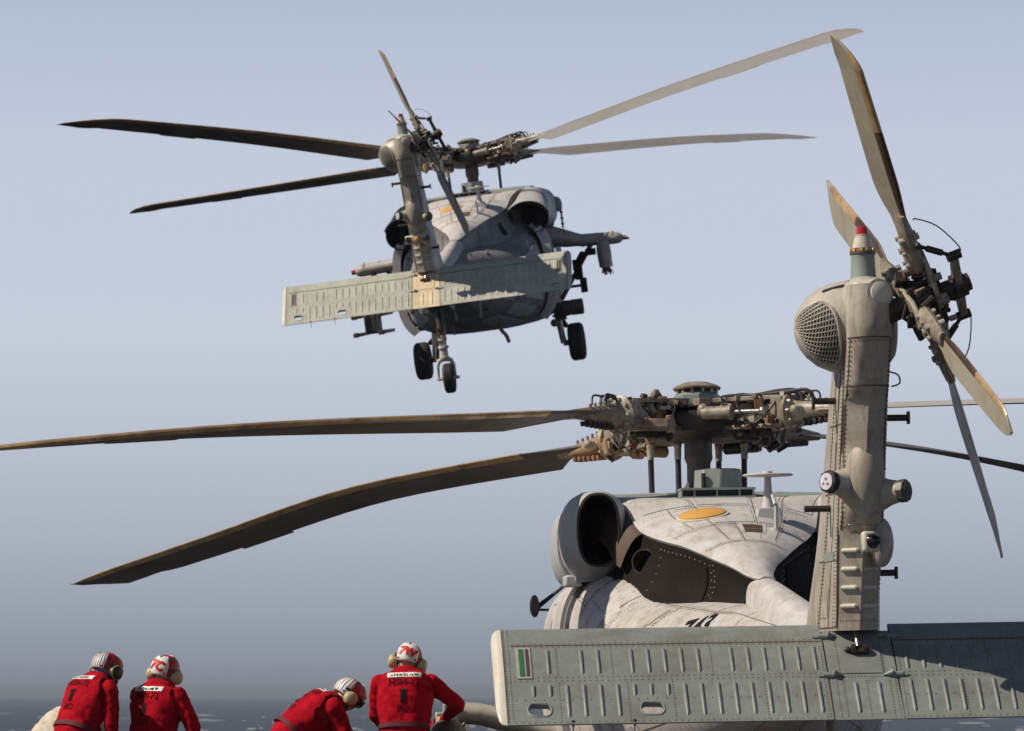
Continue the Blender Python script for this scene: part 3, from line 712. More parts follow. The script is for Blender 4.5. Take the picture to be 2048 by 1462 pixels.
    for u0, u1, y0, y1, mm in ((-.30, .26, -1.9, -1.30, 'roof'), (-.30, .26, -2.68, -2.0, 'roof'), (-.88, -.37, -1.9, -1.3, 'roof'), (.34, .58, -2.65, -1.4, 'roof'), (.66, .94, -1.9, -1.3, 'roof'), (-.9, .9, -1.18, -.6, 'green')):
        mb = MB(); patch(mb, rf, u0, u1, y0, y1, .006, UP, 10, 6); obj('roof_panel', mb, mm, roof)
    sp_ = MB(); tb = [(-8.55, .17, 1.635), (-7.2, .165, 1.75), (-5.8, .15, 1.905), (-4.8, .125, 2.02), (-4.2, .098, 2.075), (-3.9, .085, 2.09)]
    sp_.loft([[V((interp(tb, y)[0] * math.copysign(abs(math.cos(t)) ** .7, math.cos(t)), y, interp(tb, y)[1] - .30 + .30 * abs(math.sin(t)) ** .8)) for t in frange(0, math.pi, 17)] for y in frange(-8.55, -3.9, 24)])
    obj('boom_spine', sp_, 'roof', H, ang=60)
    for sg in (-1, 1):
        def wall(t, y):
            hw, ze, zc = interp(ROOF, y); yb = min(max(y, -4.3), -1.5)
            bx, bz = interp([(-4.6, .05, 1.85), (-4.2, .09, 1.84), (-3.7, .24, 1.89), (-3.4, .36, 1.88), (-2.9, .58, 1.91), (-2.5, .76, 2.0), (-2.1, .90, 2.08), (-1.5, 1.0, 2.12), (-1.0, 1.03, 2.12)], y)
            tx, tz = hw - .012, ze - .02; x = tx + (bx - tx) * t; z = tz + (bz - .05 - tz) * t
            return V((sg * (x - .05 * math.sin(math.pi * t)), y, z))
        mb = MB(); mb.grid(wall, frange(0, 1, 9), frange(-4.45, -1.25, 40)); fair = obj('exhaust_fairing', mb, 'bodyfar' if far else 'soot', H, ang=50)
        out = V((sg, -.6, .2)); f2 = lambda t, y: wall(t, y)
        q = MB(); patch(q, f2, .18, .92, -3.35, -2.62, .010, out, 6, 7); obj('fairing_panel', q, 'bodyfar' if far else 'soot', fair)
        q = MB(); loop = [(t, y) for t in (.12, .96) for y in frange(-3.4, -2.55, 12)] + [(t, y) for y in (-3.40, -2.56) for t in frange(.12, .96, 7)]
        loop += [(t, -3.45 + .004) for t in frange(.1, .95, 9)] + [(.93, y) for y in frange(-4.2, -1.5, 46)]
        rivets(q, f2, loop, .0072, out); obj('fairing_rivets', q, 'rivetpale', fair, kind='stuff')
        # browned shroud between the exhaust and the roof
        q = MB(); q.grid(lambda t, y: V((sg * (interp(ROOF, y)[0] - .01 + .18 * t), y, interp(ROOF, y)[1] - .012 - .26 * t * t)), frange(0, 1, 7), frange(-2.15, -1.2, 12))
        obj('heat_shroud', q, 'soot' if False else 'brown', fair)
        if not far:
            # half-round browned outlet lip low in the fairing
            c = wall(.40, -2.33) - V((0, -.03, 0)); q = MB(); ax = V((sg * .45, -1, -.1)).normalized()
            q.lathe(c - ax * .16, ax, [(0, .085), (.205, .10), (.22, .10), (.22, .092), (.05, .08)], 26, False); obj('outlet_lip', q, 'brown', fair)
            q = MB(); q.lathe(c - ax * .05, ax, [(0, .082), (.01, .01)], 20); obj('outlet_core', q, 'black', fair)
        else:
            for y0, y1 in ((-3.1, -2.88), (-2.6, -2.45)):
                q = MB(); patch(q, f2, .30, .78, y0, y1, .004, out, 4, 4); obj('vent_opening', q, 'black', fair)
        # ------------------------------------------------------ nacelle with hollow exhaust
        cx, cz = sg * 1.0, 2.47
        if not far:
            prof = [(1.5, .12, .18, .93, 2.40), (1.3, .20, .30, .93, 2.42), (.8, .245, .345, .94, 2.455), (-.5, .262, .352, .95, 2.46), (-1.1, .275, .352, .975, 2.46), (-1.4, .28, .35, .985, 2.465), (-1.66, .265, .34, .99, 2.48), (-1.86, .21, .315, .99, 2.495), (-1.95, .172, .29, .99, 2.505)]
            op, oh = .155, .272
        else:
            prof = [(1.5, .16, .18, 1.0, 2.40), (1.3, .27, .30, 1.0, 2.42), (.8, .31, .345, 1.0, 2.455), (-.9, .315, .352, .985, 2.46), (-1.35, .335, .33, 1.0, 2.42), (-1.62, .35, .30, 1.01, 2.36), (-1.86, .37, .28, 1.02, 2.30), (-2.05, .36, .27, 1.03, 2.28)]
            op, oh = .345, .255
        def ell(y, a, b, x, z, n=36, e=2.5): return se(y, a, z - b, z + b, e, n, sg * x)
        ysn = frange(1.5, prof[-1][0], 26); tab = sorted(prof)
        secs = [ell(y, *interp(tab, y)) for y in ysn]
        for s_ in secs[-8:]:
            pass
        nac = obj('engine_nacelle', MB().loft(secs, True, False), 'nac', H, ang=50)
        yl = prof[-1]; x0, z0 = yl[3], yl[4]
        duct = MB().loft([ell(yl[0] + .0, yl[1], yl[2], x0, z0), ell(yl[0] - .004, op, oh, x0, z0), ell(yl[0] + .10, op - .01, oh - .01, x0, z0), ell(yl[0] + .7, op * .8, oh * .8, x0 - .05, z0), ell(yl[0] + .72, op * .1, oh * .1, x0 - .05, z0), ell(yl[0] + .72, .004, .004, x0 - .05, z0)], True, False)
        du = obj('exhaust_duct', duct, 'black' if far else 'ductbrown', nac, ang=50)  # far duct is black: its inner shade is put into the colour
        obj('duct_core', MB().lathe((sg * (x0 - .05), yl[0] + .66, z0), (0, -1, 0), [(0, oh * .6), (.02, oh * .55), (.05, .10), (.28, .08), (.34, .01)], 24), 'black', nac)
        bandt = [ell(y, interp(tab, y)[0] + .004, interp(tab, y)[1] + .004, *interp(tab, y)[2:]) for y in frange(-1.40, -1.27, 6)]
        obj('nacelle_band', MB().loft(bandt, True, False), 'nacdark', nac)
        if not far: mb = MB(); mb.box((sg * 1.16, -1.35, 2.125), (.13, .34, .09)); mb.box((sg * 1.05, -1.5, 2.16), (.2, .22, .09)); obj('drain_box', mb, 'nac', nac, bevel=.015)
        sn = MB()
        for y in (-.85,): sn.loft([ell(y + d, interp(tab, y)[0] + l, interp(tab, y)[1] + l, *interp(tab, y)[2:]) for d, l in ((-.008, 0), (-.008, .004), (.008, .004), (.008, 0))], True, False)
        obj('nacelle_seams', sn, 'seam', nac, kind='stuff')
        if far:
            # louvred liner glints inside the duct, and the hood lip over it
            q = MB()
            for i in range(9): a = R(25 + 14 * i) if sg > 0 else R(155 - 14 * i); q.cyl((sg * x0 + (op - .02) * math.cos(a), yl[0] + .05, z0 + (oh - .02) * math.sin(a)), (sg * x0 + (op - .06) * math.cos(a), yl[0] + .45, z0 + (oh - .05) * math.sin(a)), .006, n=6)
            obj('duct_slats', q, 'steel', nac, kind='stuff')
            q = MB(); q.grid(lambda t, y: V((sg * x0 + (yl[1] + .025) * math.cos(t), y, z0 + (yl[2] + .02) * math.sin(t))), frange(R(15), R(165), 20), [yl[0] - .07, yl[0] + .02, yl[0] + .10]); h = obj('exhaust_hood', q, 'nac', nac)
            so_ = h.modifiers.new('thick', 'SOLIDIFY'); so_.thickness = .018
    # ---------------------------------------------------------- roof fittings
    mb = MB(); mb.lathe((.06, -.92, 2.85), (0, 0, 1), [(0, .20), (.158, .19), (.168, .18)], 8)
    mb.v = [(.06 + (p[0] - .06) * 1.0, p[1], p[2]) for p in mb.v]
    cb = obj('vent_housing', mb, 'green', H, bevel=.012)
    obj('housing_slot', MB().box((-.075, -1.085, 2.92), (.032, .03, .12), Matrix.Rotation(R(-22), 3, 'Z')), 'black', cb, bevel=.008)
    mb = MB(); mb.box((.03, -1.0, 2.848), (.60, .42, .018)); mb.box((.03, -1.0, 2.775), (.60, .42, .03))
    for x in (-.26, -.16, .02, .2, .31): mb.box((x, -1.0, 2.815), (.012, .41, .055))
    lv = obj('louvre_base', mb, 'green', H); obj('louvre_void', MB().box((.03, -.985, 2.813), (.57, .38, .048)), 'black', lv)
    gx, gy = -.215, -2.30; gz = roof_pt(gx / interp(ROOF, gy)[0], gy).z
    p, n = nrm(rf, gx / interp(ROOF, gy)[0], gy, out=UP)
    gd = obj('round_cover', MB().lathe(p - n * .02, n, [(0, .205), (.026, .205), (.03, .195)], 36), 'cap', H)
    obj('gold_dome', MB().lathe(p, n, [(0, .185), (.02, .183), (.035, .15), (.045, .08), (.048, .01)], 36), 'gold', gd)
    mb = MB()
    for dy in (-.10, .04): patch(mb, rf, .0 + .06, .36, -2.92 + dy, -2.86 + dy, .010, UP, 8, 3); patch(mb, rf, .06, .36, -2.98 + dy, -2.95 + dy, .010, UP, 8, 3)
    mb2 = MB(); patch(mb2, rf, .0, .42, -3.08, -2.76, .004, UP, 8, 4); lp = obj('louvre_panel', mb2, 'roof', H)
    obj('louvres', mb, 'seam', lp)
    # disc antenna on its stem
    ax_, ay = .29, -2.35; az_ = roof_pt(ax_ / interp(ROOF, ay)[0], ay).z
    mb = MB(); mb.hexa([(ax_ - .11, ay - .09, az_ - .06), (ax_ + .11, ay - .09, az_ - .06), (ax_ + .11, ay + .09, az_ - .03), (ax_ - .11, ay + .09, az_ - .03), (ax_ - .085, ay - .07, az_ + .075), (ax_ + .085, ay - .07, az_ + .075), (ax_ + .085, ay + .07, az_ + .075), (ax_ - .085, ay + .07, az_ + .075)])
    an = obj('antenna_base', mb, 'nac', H, bevel=.008)
    obj('antenna_stem', MB().lathe((ax_, ay, az_ + .06), (0, 0, 1), [(0, .06), (.04, .05), (.10, .034), (.24, .026), (.26, .03)], 18), 'roof', an)
    obj('antenna_disc', MB().lathe((ax_, ay, az_ + .312), (0, 0, 1), [(0, .03), (.008, .19), (.014, .196), (.022, .19), (.026, .04), (.045, .036), (.047, .01)], 40), 'roof', an)
    fy = -2.85; fz = roof_pt(.58, fy).z; fx = .58 * interp(ROOF, fy)[0]
    mb = MB(); mb.hexa([(fx - .012, fy - .05, fz - .02), (fx + .012, fy - .05, fz - .02), (fx + .012, fy + .06, fz - .02), (fx - .012, fy + .06, fz - .02), (fx - .010, fy - .06, fz + .19), (fx + .010, fy - .06, fz + .19), (fx + .010, fy + .03, fz + .21), (fx - .010, fy + .03, fz + .21)])
    fb = obj('blade_antenna', mb, 'nac', H, bevel=.004); obj('antenna_foot', MB().lathe((fx, fy, fz - .02), (0, 0, 1), [(0, .055), (.03, .05), (.04, .02)], 16), 'roof', fb)
    obj('antenna_whip', MB().cyl((fx - .01, fy - .055, fz + .19), (fx - .022, fy + .02, fz + .265), .016, .012, 10), 'roof', fb)
    # ---------------------------------------------------------- tail pylon
    zs = sorted(set(frange(1.60, 3.62, 44)))
    secs = []
    for z in zs:
        yf, yw, ys_, yr, w_, ws = interp(PYL, z); s_ = []
        rr = 0.0 if z < 2.17 else min(1, (z - 2.17) / .12)
        if 2.55 < z < 3.03: rr *= 1 - .95 * max(0, min(1, (z - 2.58) / .10, (3.0 - z) / .05))
        # nose, left side, seam, rounded or sharp ridge, right side
        left = [V((-w_ * k1, yf + (yw - yf) * k2, z)) for k1, k2 in ((.35, .03), (.62, .14), (.85, .4), (.97, .75), (1, 1))]
        back = []
        for t in (0, .12, .3, .5, .7, .85, 1):
            x = -ws * (1 - t); yv = ys_ + (yr - ys_) * t                                  # V shape
            yc = ys_ - (ys_ - yr) * math.sqrt(max(0, 1 - (1 - t) ** 2.4)) * 1.08          # rounded shape
            back.append(V((x, yv + (yc - yv) * rr, z)))
        half = left + back
        s_ = [V((0, yf, z))] + half + [V((-p.x, p.y, p.z)) for p in half[::-1][1:]]
        secs.append(s_)
    pyl = obj('tail_pylon', MB().loft(secs), 'pylon', H, ang=28)
    pf = lambda t, z: pyl_face(t, z)
    def pback(q, z):
        yf, yw, ys_, yr, w_, ws = interp(PYL, z); t = 1 - abs(q)
        rr = 0.0 if z < 2.17 else min(1, (z - 2.17) / .12)
        if 2.55 < z < 3.03: rr *= 1 - .95 * max(0, min(1, (z - 2.58) / .10, (3.0 - z) / .05))
        yv = ys_ + (yr - ys_) * t; yc = ys_ - (ys_ - yr) * math.sqrt(max(0, 1 - (1 - t) ** 2.4)) * 1.08
        return V((ws * q, yv + (yc - yv) * rr, z))
    sd = MB(); BK = V((0, -1, .2))
    for z in (3.305, 2.555, 3.03): ribbon(sd, pback, [(q, z) for q in frange(-.98, .98, 30)], .007, .003, BK)
    for q in (-.90, .90): ribbon(sd, pback, [(q, z) for z in frange(2.2, 3.3, 40)], .007, .003, BK)
    ribbon(sd, pf, [(1.0, z) for z in frange(1.62, 3.3, 40)], .012, .003, V((-1, -.5, 0)))
    for t in (.30, .68): ribbon(sd, pf, [(t, z) for z in frange(1.62, 3.2, 30)], .008, .003, V((-1, -.2, 0)))
    for z in (1.62, 2.02, 2.42, 2.82): ribbon(sd, pf, [(t, z) for t in frange(.05, .98, 8)], .008, .003, V((-1, -.2, 0)))
    ribbon(sd, pf, [(t, 2.19) for t in frange(1, 3, 13)], .014, .004, BK)
    obj('pylon_seams', sd, 'seam', pyl, kind='stuff')
    for t0, t1, z0, z1, mm in ((.30, .82, 2.02, 2.075, 'green'), (.40, .62, 2.9, 3.1, 'pylon'), (.36, .64, 2.48, 2.72, 'pylon'), (.36, .62, 1.68, 1.86, 'pylon')):
        q = MB(); patch(q, pf, t0, t1, z0, z1, .004, V((-1, -.2, 0)), 3, 4); obj('side_panel', q, mm, pyl)
    rv = MB()
    for t in (.86, .93, .25, .35): rivets(rv, pf, [(t, z) for z in frange(1.63, 3.25, 70)], .0075, V((-1, -.2, 0)))
    for q in (-.94, -.85, .94, .84): rivets(rv, pback, [(q, z) for z in frange(2.22, 3.28, 40)], .006, BK)
    for z in (3.285, 2.225, 1.66): rivets(rv, pback, [(q, z) for q in frange(-.85, .85, 14)], .006, BK)
    for t in (3.07, 3.14): rivets(rv, pf, [(t, z) for z in frange(1.63, 3.25, 60)], .0075, V((1, -.2, 0)))
    obj('pylon_rivets', rv, 'rivet', pyl, kind='stuff')
    for z in (1.745, 1.855, 1.965, 2.075):                                   # pressed beads on the two rear facets
        for t0, t1 in ((1.16, 1.90), (2.10, 2.84)):
            a, b = pyl_face(t0, z), pyl_face(t1, z)
            bd = MB(); bd.tube([a, a.lerp(b, .08), a.lerp(b, .92), b], [.006, .016, .016, .006], 10); obj('pressed_bead', bd, 'pylon_smooth', pyl)
    # smooth bulged fairing panel, upper recess and sensor pods
    for sg in (-1, 1):
        A = V((0, -9.50, 2.46 if sg < 0 else 2.40)); d = V((sg * .75, -.58, .05)).normalized(); B = A + d * (.27 if sg < 0 else .27)
        pod = obj('sensor_pod', MB().lathe(A, d, [(0, .15), (.10, .115), (.18, .080), (.24, .066), (.262, .064)], 24), 'pylon_smooth', pyl, ang=60)
        obj('pod_ring', MB().lathe(A + d * .25, d, [(0, .058), (.005, .070), (.05, .070), (.055, .05)], 8), 'rubber' if sg < 0 else 'mast', pod, bevel=.004)
        ln = MB().lathe(A + d * .30, d, [(0, .052), (.010, .050), (.012, .01)], 20); l = obj('pod_lens', ln, 'lens' if sg < 0 else 'mast', pod)
        q = d.to_track_quat('Z', 'Y'); sp = MB()
        for x, y, r in ((.0, .016, .009), (-.018, -.012, .007), (.016, -.014, .008)): sp.lathe(A + d * .311 + q @ V((x, y, 0)), d, [(0, r), (.004, r), (.005, .002)], 12)
        obj('lens_spots', sp, 'bluegrey', pod)
    obj('fairing_bulge', MB().ball((0, -9.60, 2.50), .150, 24, 16, (.80, .80, 1.6)), 'pylon', pyl, ang=80)
    # position-light plate beside the ridge (a clamp-like strap on the flying one)
    if far:
        mb = MB(); mb.box((0, -9.60, 2.10), (.37, .05, .13)); pt = obj('strap_plate', mb, 'cap', pyl, bevel=.03)
        for x, mm in ((-.14, 'hubdark'), (0, 'gold'), (.14, 'hubdark')): obj('strap_lamp', MB().lathe((x, -9.62, 2.10), (0, -1, 0), [(0, .05), (.03, .048), (.06, .03), (.065, .01)], 16), mm, pt)
    else:
        d = V((.45, -.85, .1)).normalized(); q = d.to_track_quat('Z', 'Y').to_matrix()
        pt = obj('light_plate', MB().box((.035, -9.53, 2.12), (.115, .125, .05), q), 'cap', pyl, bevel=.018)
        obj('tail_light', MB().lathe(V((.035, -9.53, 2.12)) + d * .02, d, [(0, .046), (.012, .044), (.02, .036), (.045, .030), (.06, .012), (.062, .002)], 18), 'blackgloss', pt)
    obj('side_blister', MB().ball((.12, -9.40, 2.12), .1, 14, 10, (.75, 1, 1.5)), 'pylon', pyl)
    for x0, x1, y, z, cap in ((-.12, -.285, -9.5, 2.965, True), (-.12, -.315, -9.2, 2.335, False), (.10, .285, -9.5, 2.86, True), (.10, .25, -9.1, 1.945, True)):
        pg = MB(); pg.cyl((x0, y, z), (x1, y, z), .020, n=14)
        if cap: pg.box(((x1), y, z - .012 if x0 < 0 else z), (.016, .05, .075))
        obj('step_peg', pg, 'hubdark', pyl, bevel=.003)
    wl = MB(); wl.tube(bez([(.13, -9.75, 3.12), (.19, -9.75, 3.10), (.2, -9.75, 3.05), (.15, -9.75, 3.03)], 14), .005, 6); obj('wire_loop', wl, 'hose', pyl)
    # gearbox fairing: egg lying across the pylon head
    gc = V((0, -9.62, 3.395))
    egg = [(-.405, .004), (-.402, .045), (-.392, .085), (-.37, .13), (-.33, .18), (-.27, .228), (-.19, .262), (-.09, .282), (0, .285), (.08, .27), (.15, .235), (.19, .18)]
    gb = obj('gearbox_fairing', MB().lathe(gc, (1, 0, 0), egg, 44), 'pylon_smooth', H, ang=70)
    re_ = [(a, r) for a, r in egg]
    def eggp(th, x, l=0.0):
        r = interp(re_, x)[0] + l; return gc + V((x, -r * math.cos(th), r * math.sin(th)))
    # grille on the aft-lower left of the egg: dark backing, frame, two families of bars
    TH0, TH1 = R(-62), R(38)
    bk = MB(); bk.grid(lambda t, x: eggp(t, x, .004), frange(TH0, TH1, 22), frange(-.385, -.155, 14)); 
    def inside(th, x):                                       # pear-shaped mesh outline
        u = (th - (TH0 + TH1) / 2) / ((TH1 - TH0) / 2); v = (x + .285) / .115
        return abs(u + .1 * v) ** 2.6 + abs(v + .25 * u) ** 2.6 < 1
    lim = []
    for i in range(48):
        a = 2 * math.pi * i / 48; k = 0
        while k < 1.3 and inside((TH0 + TH1) / 2 + (TH1 - TH0) / 2 * k * math.cos(a), -.285 + .115 * k * math.sin(a)): k += .01
        lim.append(((TH0 + TH1) / 2 + (TH1 - TH0) / 2 * k * math.cos(a), max(-.398, -.285 + .115 * k * math.sin(a))))
    ctr = ((TH0 + TH1) / 2, -.285); back = MB()
    for k0, k1 in ((0, .25), (.25, .5), (.5, .75), (.75, 1)):
        pr = lambda k, q: eggp(ctr[0] + (q[0] - ctr[0]) * k, ctr[1] + (q[1] - ctr[1]) * k, .004)
        back.add([pr(k0, q) for q in lim] + [pr(k1, q) for q in lim], [(i, (i + 1) % 48, 48 + (i + 1) % 48, 48 + i) for i in range(48)])
    gr = obj('grille_void', back, 'black', gb)
    fr = MB(); fr.tube([eggp(t, x, .006) for t, x in lim] + [eggp(*lim[0], .006)], .010, 6); obj('grille_frame', fr, 'pylon_smooth', gb)
    bars = MB(); n1, n2 = 15, 15
    for fam in (0, 1):
        for i in range(19):
            o_ = -1.3 + 2.6 * i / 18; run = []
            for s_ in frange(-1.3, 1.3, 40):
                u = o_ + (s_ * .12 if fam == 0 else 0); v = s_
                if fam == 1: u, v = s_, o_ + s_ * .18
                th = ctr[0] + (TH1 - TH0) / 2 * u; x = ctr[1] + .115 * v
                if inside(th, x) and x > -.398: run.append(eggp(th, x, .008))
            if len(run) > 2: bars.tube(run, .0042, 4, False)
    obj('grille_mesh', bars, 'pylon_smooth', gb, kind='stuff')
    sl_ = MB(); sl_.grid(lambda t, x: eggp(t, x, .003), frange(R(56), R(61), 4), frange(-.25, -.10, 8)); obj('fairing_slot', sl_, 'black', gb)
    sm = MB(); sm.tube([eggp(t, -.085, .001) for t in frange(R(-75), R(75), 40)], .005, 5); sm.tube([eggp(t, .06, .001) for t in frange(R(-75), R(75), 40)], .005, 5); obj('fairing_seam', sm, 'seam', gb)
    rv = MB()
    for i in range(0, 48, 2): t, x = lim[i]; p = eggp(ctr[0] + (t - ctr[0]) * 1.07, max(-.40, ctr[1] + (x - ctr[1]) * 1.07), .0); dome(rv, p, p - gc - V((-.1, 0, 0)), .006)
    obj('fairing_rivets', rv, 'rivet', gb, kind='stuff')
    # pylon head and aft cap
    hd = MB(); hd.lathe((0, -9.82, 3.32), (0, 0, 1), [(0, .135), (.12, .14), (.24, .142), (.31, .125), (.35, .08), (.36, .02)], 28); hd.lathe((.0, -9.86, 3.545), (.35, -1, .12), [(0, .11), (.12, .098), (.17, .085)], 28)
    ph = obj('pylon_head', hd, 'pylon_smooth', H, ang=45)
    obj('head_cap', MB().lathe((.058, -10.02, 3.563), (.35, -1, .12), [(0, .066), (.012, .066), (.016, .060), (.018, .01)], 28), 'cap', ph)
    # beacon
    bx, by = 0.002, -9.72
    bc = obj('beacon_tower', MB().lathe((bx, by, 3.60), (0, 0, 1), [(0, .105), (.05, .085), (.09, .076), (.20, .071), (.225, .072)], 26), 'green', H, ang=60)
    obj('beacon_ring', MB().lathe((bx, by, 3.818), (0, 0, 1), [(0, .07), (.004, .078), (.02, .078), (.022, .07), (.03, .066), (.04, .066)], 26), 'mast', bc)
    mb = MB()
    for i in range(10): a = i * math.pi / 5; mb.cyl((bx + .068 * math.cos(a), by + .068 * math.sin(a), 3.845), (bx + .076 * math.cos(a), by + .076 * math.sin(a), 3.845), .014, n=8)
    obj('ring_bolts', mb, 'gold', bc)
    obj('clear_lens', MB().lathe((bx, by, 3.856), (0, 0, 1), [(0, .062), (.01, .060), (.05, .052), (.07, .046), (.073, .04)], 24), 'glass', bc)
    obj('lens_collar', MB().lathe((bx, by, 3.926), (0, 0, 1), [(0, .04), (.004, .044), (.012, .044), (.014, .036)], 20), 'cap', bc)
    obj('red_lens', MB().lathe((bx, by, 3.938), (0, 0, 1), [(0, .032), (.004, .036), (.03, .034), (.046, .033), (.050, .028), (.051, .01)], 20), 'red', bc)
    # ---------------------------------------------------------- stabilator
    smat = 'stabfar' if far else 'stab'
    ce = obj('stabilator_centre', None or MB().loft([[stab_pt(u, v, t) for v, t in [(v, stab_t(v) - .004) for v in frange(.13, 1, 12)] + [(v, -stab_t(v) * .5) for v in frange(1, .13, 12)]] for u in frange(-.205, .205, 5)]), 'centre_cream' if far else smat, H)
    vv = [0, .004, .012, .03, .06, .1, .15, .2] + frange(.28, 1, 10)
    for sg in (-1, 1):
        loop = [(v, stab_t(v)) for v in vv] + [(v, -stab_t(v) * .55) for v in vv[::-1][:-1]]
        mb = MB().loft([[stab_pt(sg * u, v, t) for v, t in loop] for u in (.215, .7, 1.2, 1.7, 2.15)])
        sk = obj('stabilator_half', mb, smat, H, ang=40)
        cut = MB()
        for u, hw in ((1.955, .062), (1.285, .062)):
            q = []
            for a in range(16):
                t = 2 * math.pi * a / 16; q.append(stab_pt(sg * u + math.copysign(hw * .62, math.cos(t)) + .028 * math.cos(t) * 1.0, .867 + .052 * math.sin(t), -.2))
            cut.prism(q, SN * .4)
        cu = obj('cutter', cut, 'black'); bo = sk.modifiers.new('slots', 'BOOLEAN'); bo.operation = 'DIFFERENCE'; bo.object = cu; bo.solver = 'EXACT'
        baked(sk); bpy.data.objects.remove(cu)
        me = sk.data; me.materials.clear(); me.materials.append(M[smat]); me.shade_smooth(); me.set_sharp_from_angle(angle=R(35))
        # slot rims
        for u, hw in ((1.955, .062), (1.285, .062)):
            rm = MB(); pts = []
            for a in range(25):
                t = 2 * math.pi * a / 24; pts.append(stab_top(sg * u + math.copysign(hw * .62, math.cos(t)) + .033 * math.cos(t), .867 + .059 * math.sin(t)))
            rm.tube(pts, .006, 5); obj('slot_rim', rm, smat, sk)
        # cream tip
        tp = []
        for u, sc_v0, sc_v1, k in ((2.151, 0, 1, 1.02), (2.165, .0, 1.0, 1.0), (2.185, .012, .985, .86), (2.20, .04, .95, .62), (2.211, .10, .86, .28), (2.214, .14, .80, .05)):
            tp.append([stab_pt(sg * u, sc_v0 + v * (sc_v1 - sc_v0), t * k) for v, t in loop])
        obj('tip_cap', MB().loft(tp), 'cap', sk, ang=60)
        st_ = lambda u, v: stab_top(u, v)
        rv = MB(); pts = []
        for v in (.225, .262, .565, .597): pts += [(sg * u, v) for u in frange(.25, 2.09, 54)]
        pts += [(sg * u, .775) for u in frange(.25, 2.09, 34)] + [(sg * u, .982) for u in frange(.25, 2.1, 50)]
        for u in (2.115, 2.138): pts += [(sg * u, v) for v in frange(.05, .97, 36)]
        for u in (1.83, 1.50, .90): pts += [(sg * u, v) for v in frange(.28, .56, 12)]
        for u in (1.83, 1.15, 1.42, .60): pts += [(sg * u, v) for v in frange(.62, .97, 14)]
        pts += [(sg * u, v) for u in (.232,) for v in frange(.3, .97, 26)]
        rivets(rv, st_, pts, .0056, SN); obj('stabilator_rivets', rv, 'rivet', sk, kind='stuff')
        sm = MB()
        for v in (.245,): ribbon(sm, st_, [(sg * u, v) for u in frange(.22, 2.1, 12)], .008, .0025, SN)
        ribbon(sm, st_, [(sg * 2.149, v) for v in frange(.03, .99, 16)], .006, .0025, SN)
        obj('skin_seam', sm, 'seam', sk)
        # pressed beads
        ups = [2.02 - .1 * i for i in range(18)]
        proto = {}
        def bead(u, v0, v1, flip=False):
            key = round(v1 - v0, 3)
            o_ = stab_top(0, v0)
            if key not in proto:
                pts = [stab_top(0, v0) - o_ - SN * .004, stab_top(0, v0 + .02) - o_, stab_top(0, v0 + (v1 - v0) * .5) - o_, stab_top(0, v1 - .03) - o_, stab_top(0, v1) - o_ - SN * .004]
                proto[key] = MB().tube(pts, [.004, .0115, .0115, .0105, .004], 8).mesh('pressed_bead')
            b = obj('pressed_bead', proto[key], smat if not proto[key].materials else None, sk); b.location = o_ + V((u, 0, 0)); return b
        skip_u = (1.83, 1.50, .90)
        for i in range(18):
            u = 1.985 - .1005 * i
            if abs(u - 1.80) < .04 or abs(u - 1.50) < .04 or abs(u - .9) < .04: pass
            elif u < 1.96 or sg > 0: bead(sg * u, .285, .545)
            if u > 1.87 or 1.18 < u < 1.40: bead(sg * u, .625, .755)
            elif u > .22: bead(sg * u, .625, .945)
        # formation-light plate near the tip
        q = MB(); patch(q, st_, sg * 2.075, sg * 1.985, .27, .575, .006, SN, 3, 5); fp = obj('light_frame', q, 'frame', sk)
        q = MB(); patch(q, st_, sg * 2.058, sg * 2.030, .29, .555, .010, SN, 3, 5); obj('green_strip', q, 'strip_green' if not far else 'strip_brown', sk)
        q = MB(); patch(q, st_, sg * 2.018, sg * 2.000, .29, .555, .010, SN, 3, 5); obj('brown_strip', q, 'strip_brown', sk)
        # static wicks
        wk = MB()
        for u in (1.765, 1.40): p = stab_pt(sg * u, .97); wk.cyl(p, p + V((0, -.02, -.10)), .004, .003, 6); wk.cyl(p + SN * .01, p - V((0, .02, .03)), .010, .007, 8)
        obj('static_wicks', wk, 'hubdark', sk)
        # hinge to the centre box
        for v in (.2, .59):
            hg = MB(); p = stab_top(sg * .21, v); hg.cyl(p - V((.03, 0, 0)), p + V((.03, 0, 0)), .020, n=12); hg.box(p - SN * .012, (.12, .045, .02), Matrix.Rotation(R(-39), 3, 'X')); hg.cyl(p + V((-sg * .03, -.01, .015)), p + V((-sg * .09, 0, .0)), .022, .004, 10)
            obj('hinge', hg, smat, ce)
    st_ = lambda u, v: stab_pt(u, v, stab_t(v) - .004)
    for u in (-.055, .085): 
        b = MB().tube([stab_pt(u, v, stab_t(v) - .004 + w_) for v, w_ in ((.64, -.004), (.66, 0), (.92, 0), (.95, -.004))], [.004, .012, .011, .004], 8); obj('pressed_bead', b, smat if not far else 'centre_cream', ce)
    rv = MB(); pts = [(u, v) for u in (-.165, -.125, .015, .155, .19) for v in frange(.64, .97, 14)] + [(u, .6) for u in frange(-.15, .15, 16)] + [(u, .165) for u in frange(-.18, .18, 14)] + [(u, v) for u in (-.135, .135) for v in frange(.2, .56, 14)]
    rivets(rv, st_, pts, .006, SN); obj('centre_rivets', rv, 'rivet', ce, kind='stuff')
    for u0, u1 in ((-.125, .125),):
        q = MB(); patch(q, st_, u0, u1, .19, .57, .005, SN, 4, 5); obj('centre_panel', q, smat if not far else 'centre_cream', ce)
    A = stab_pt(-.0, .10, .12) + V((-.012, .10, .13)); B = stab_pt(-.005, .34, .075)
    ac = MB(); ac.cyl(A, A.lerp(B, .45), .013, n=12); ac.cyl(A.lerp(B, .45), B, .016, n=12); ar = obj('actuator_rod', ac, 'steel', H)
    cl = MB()
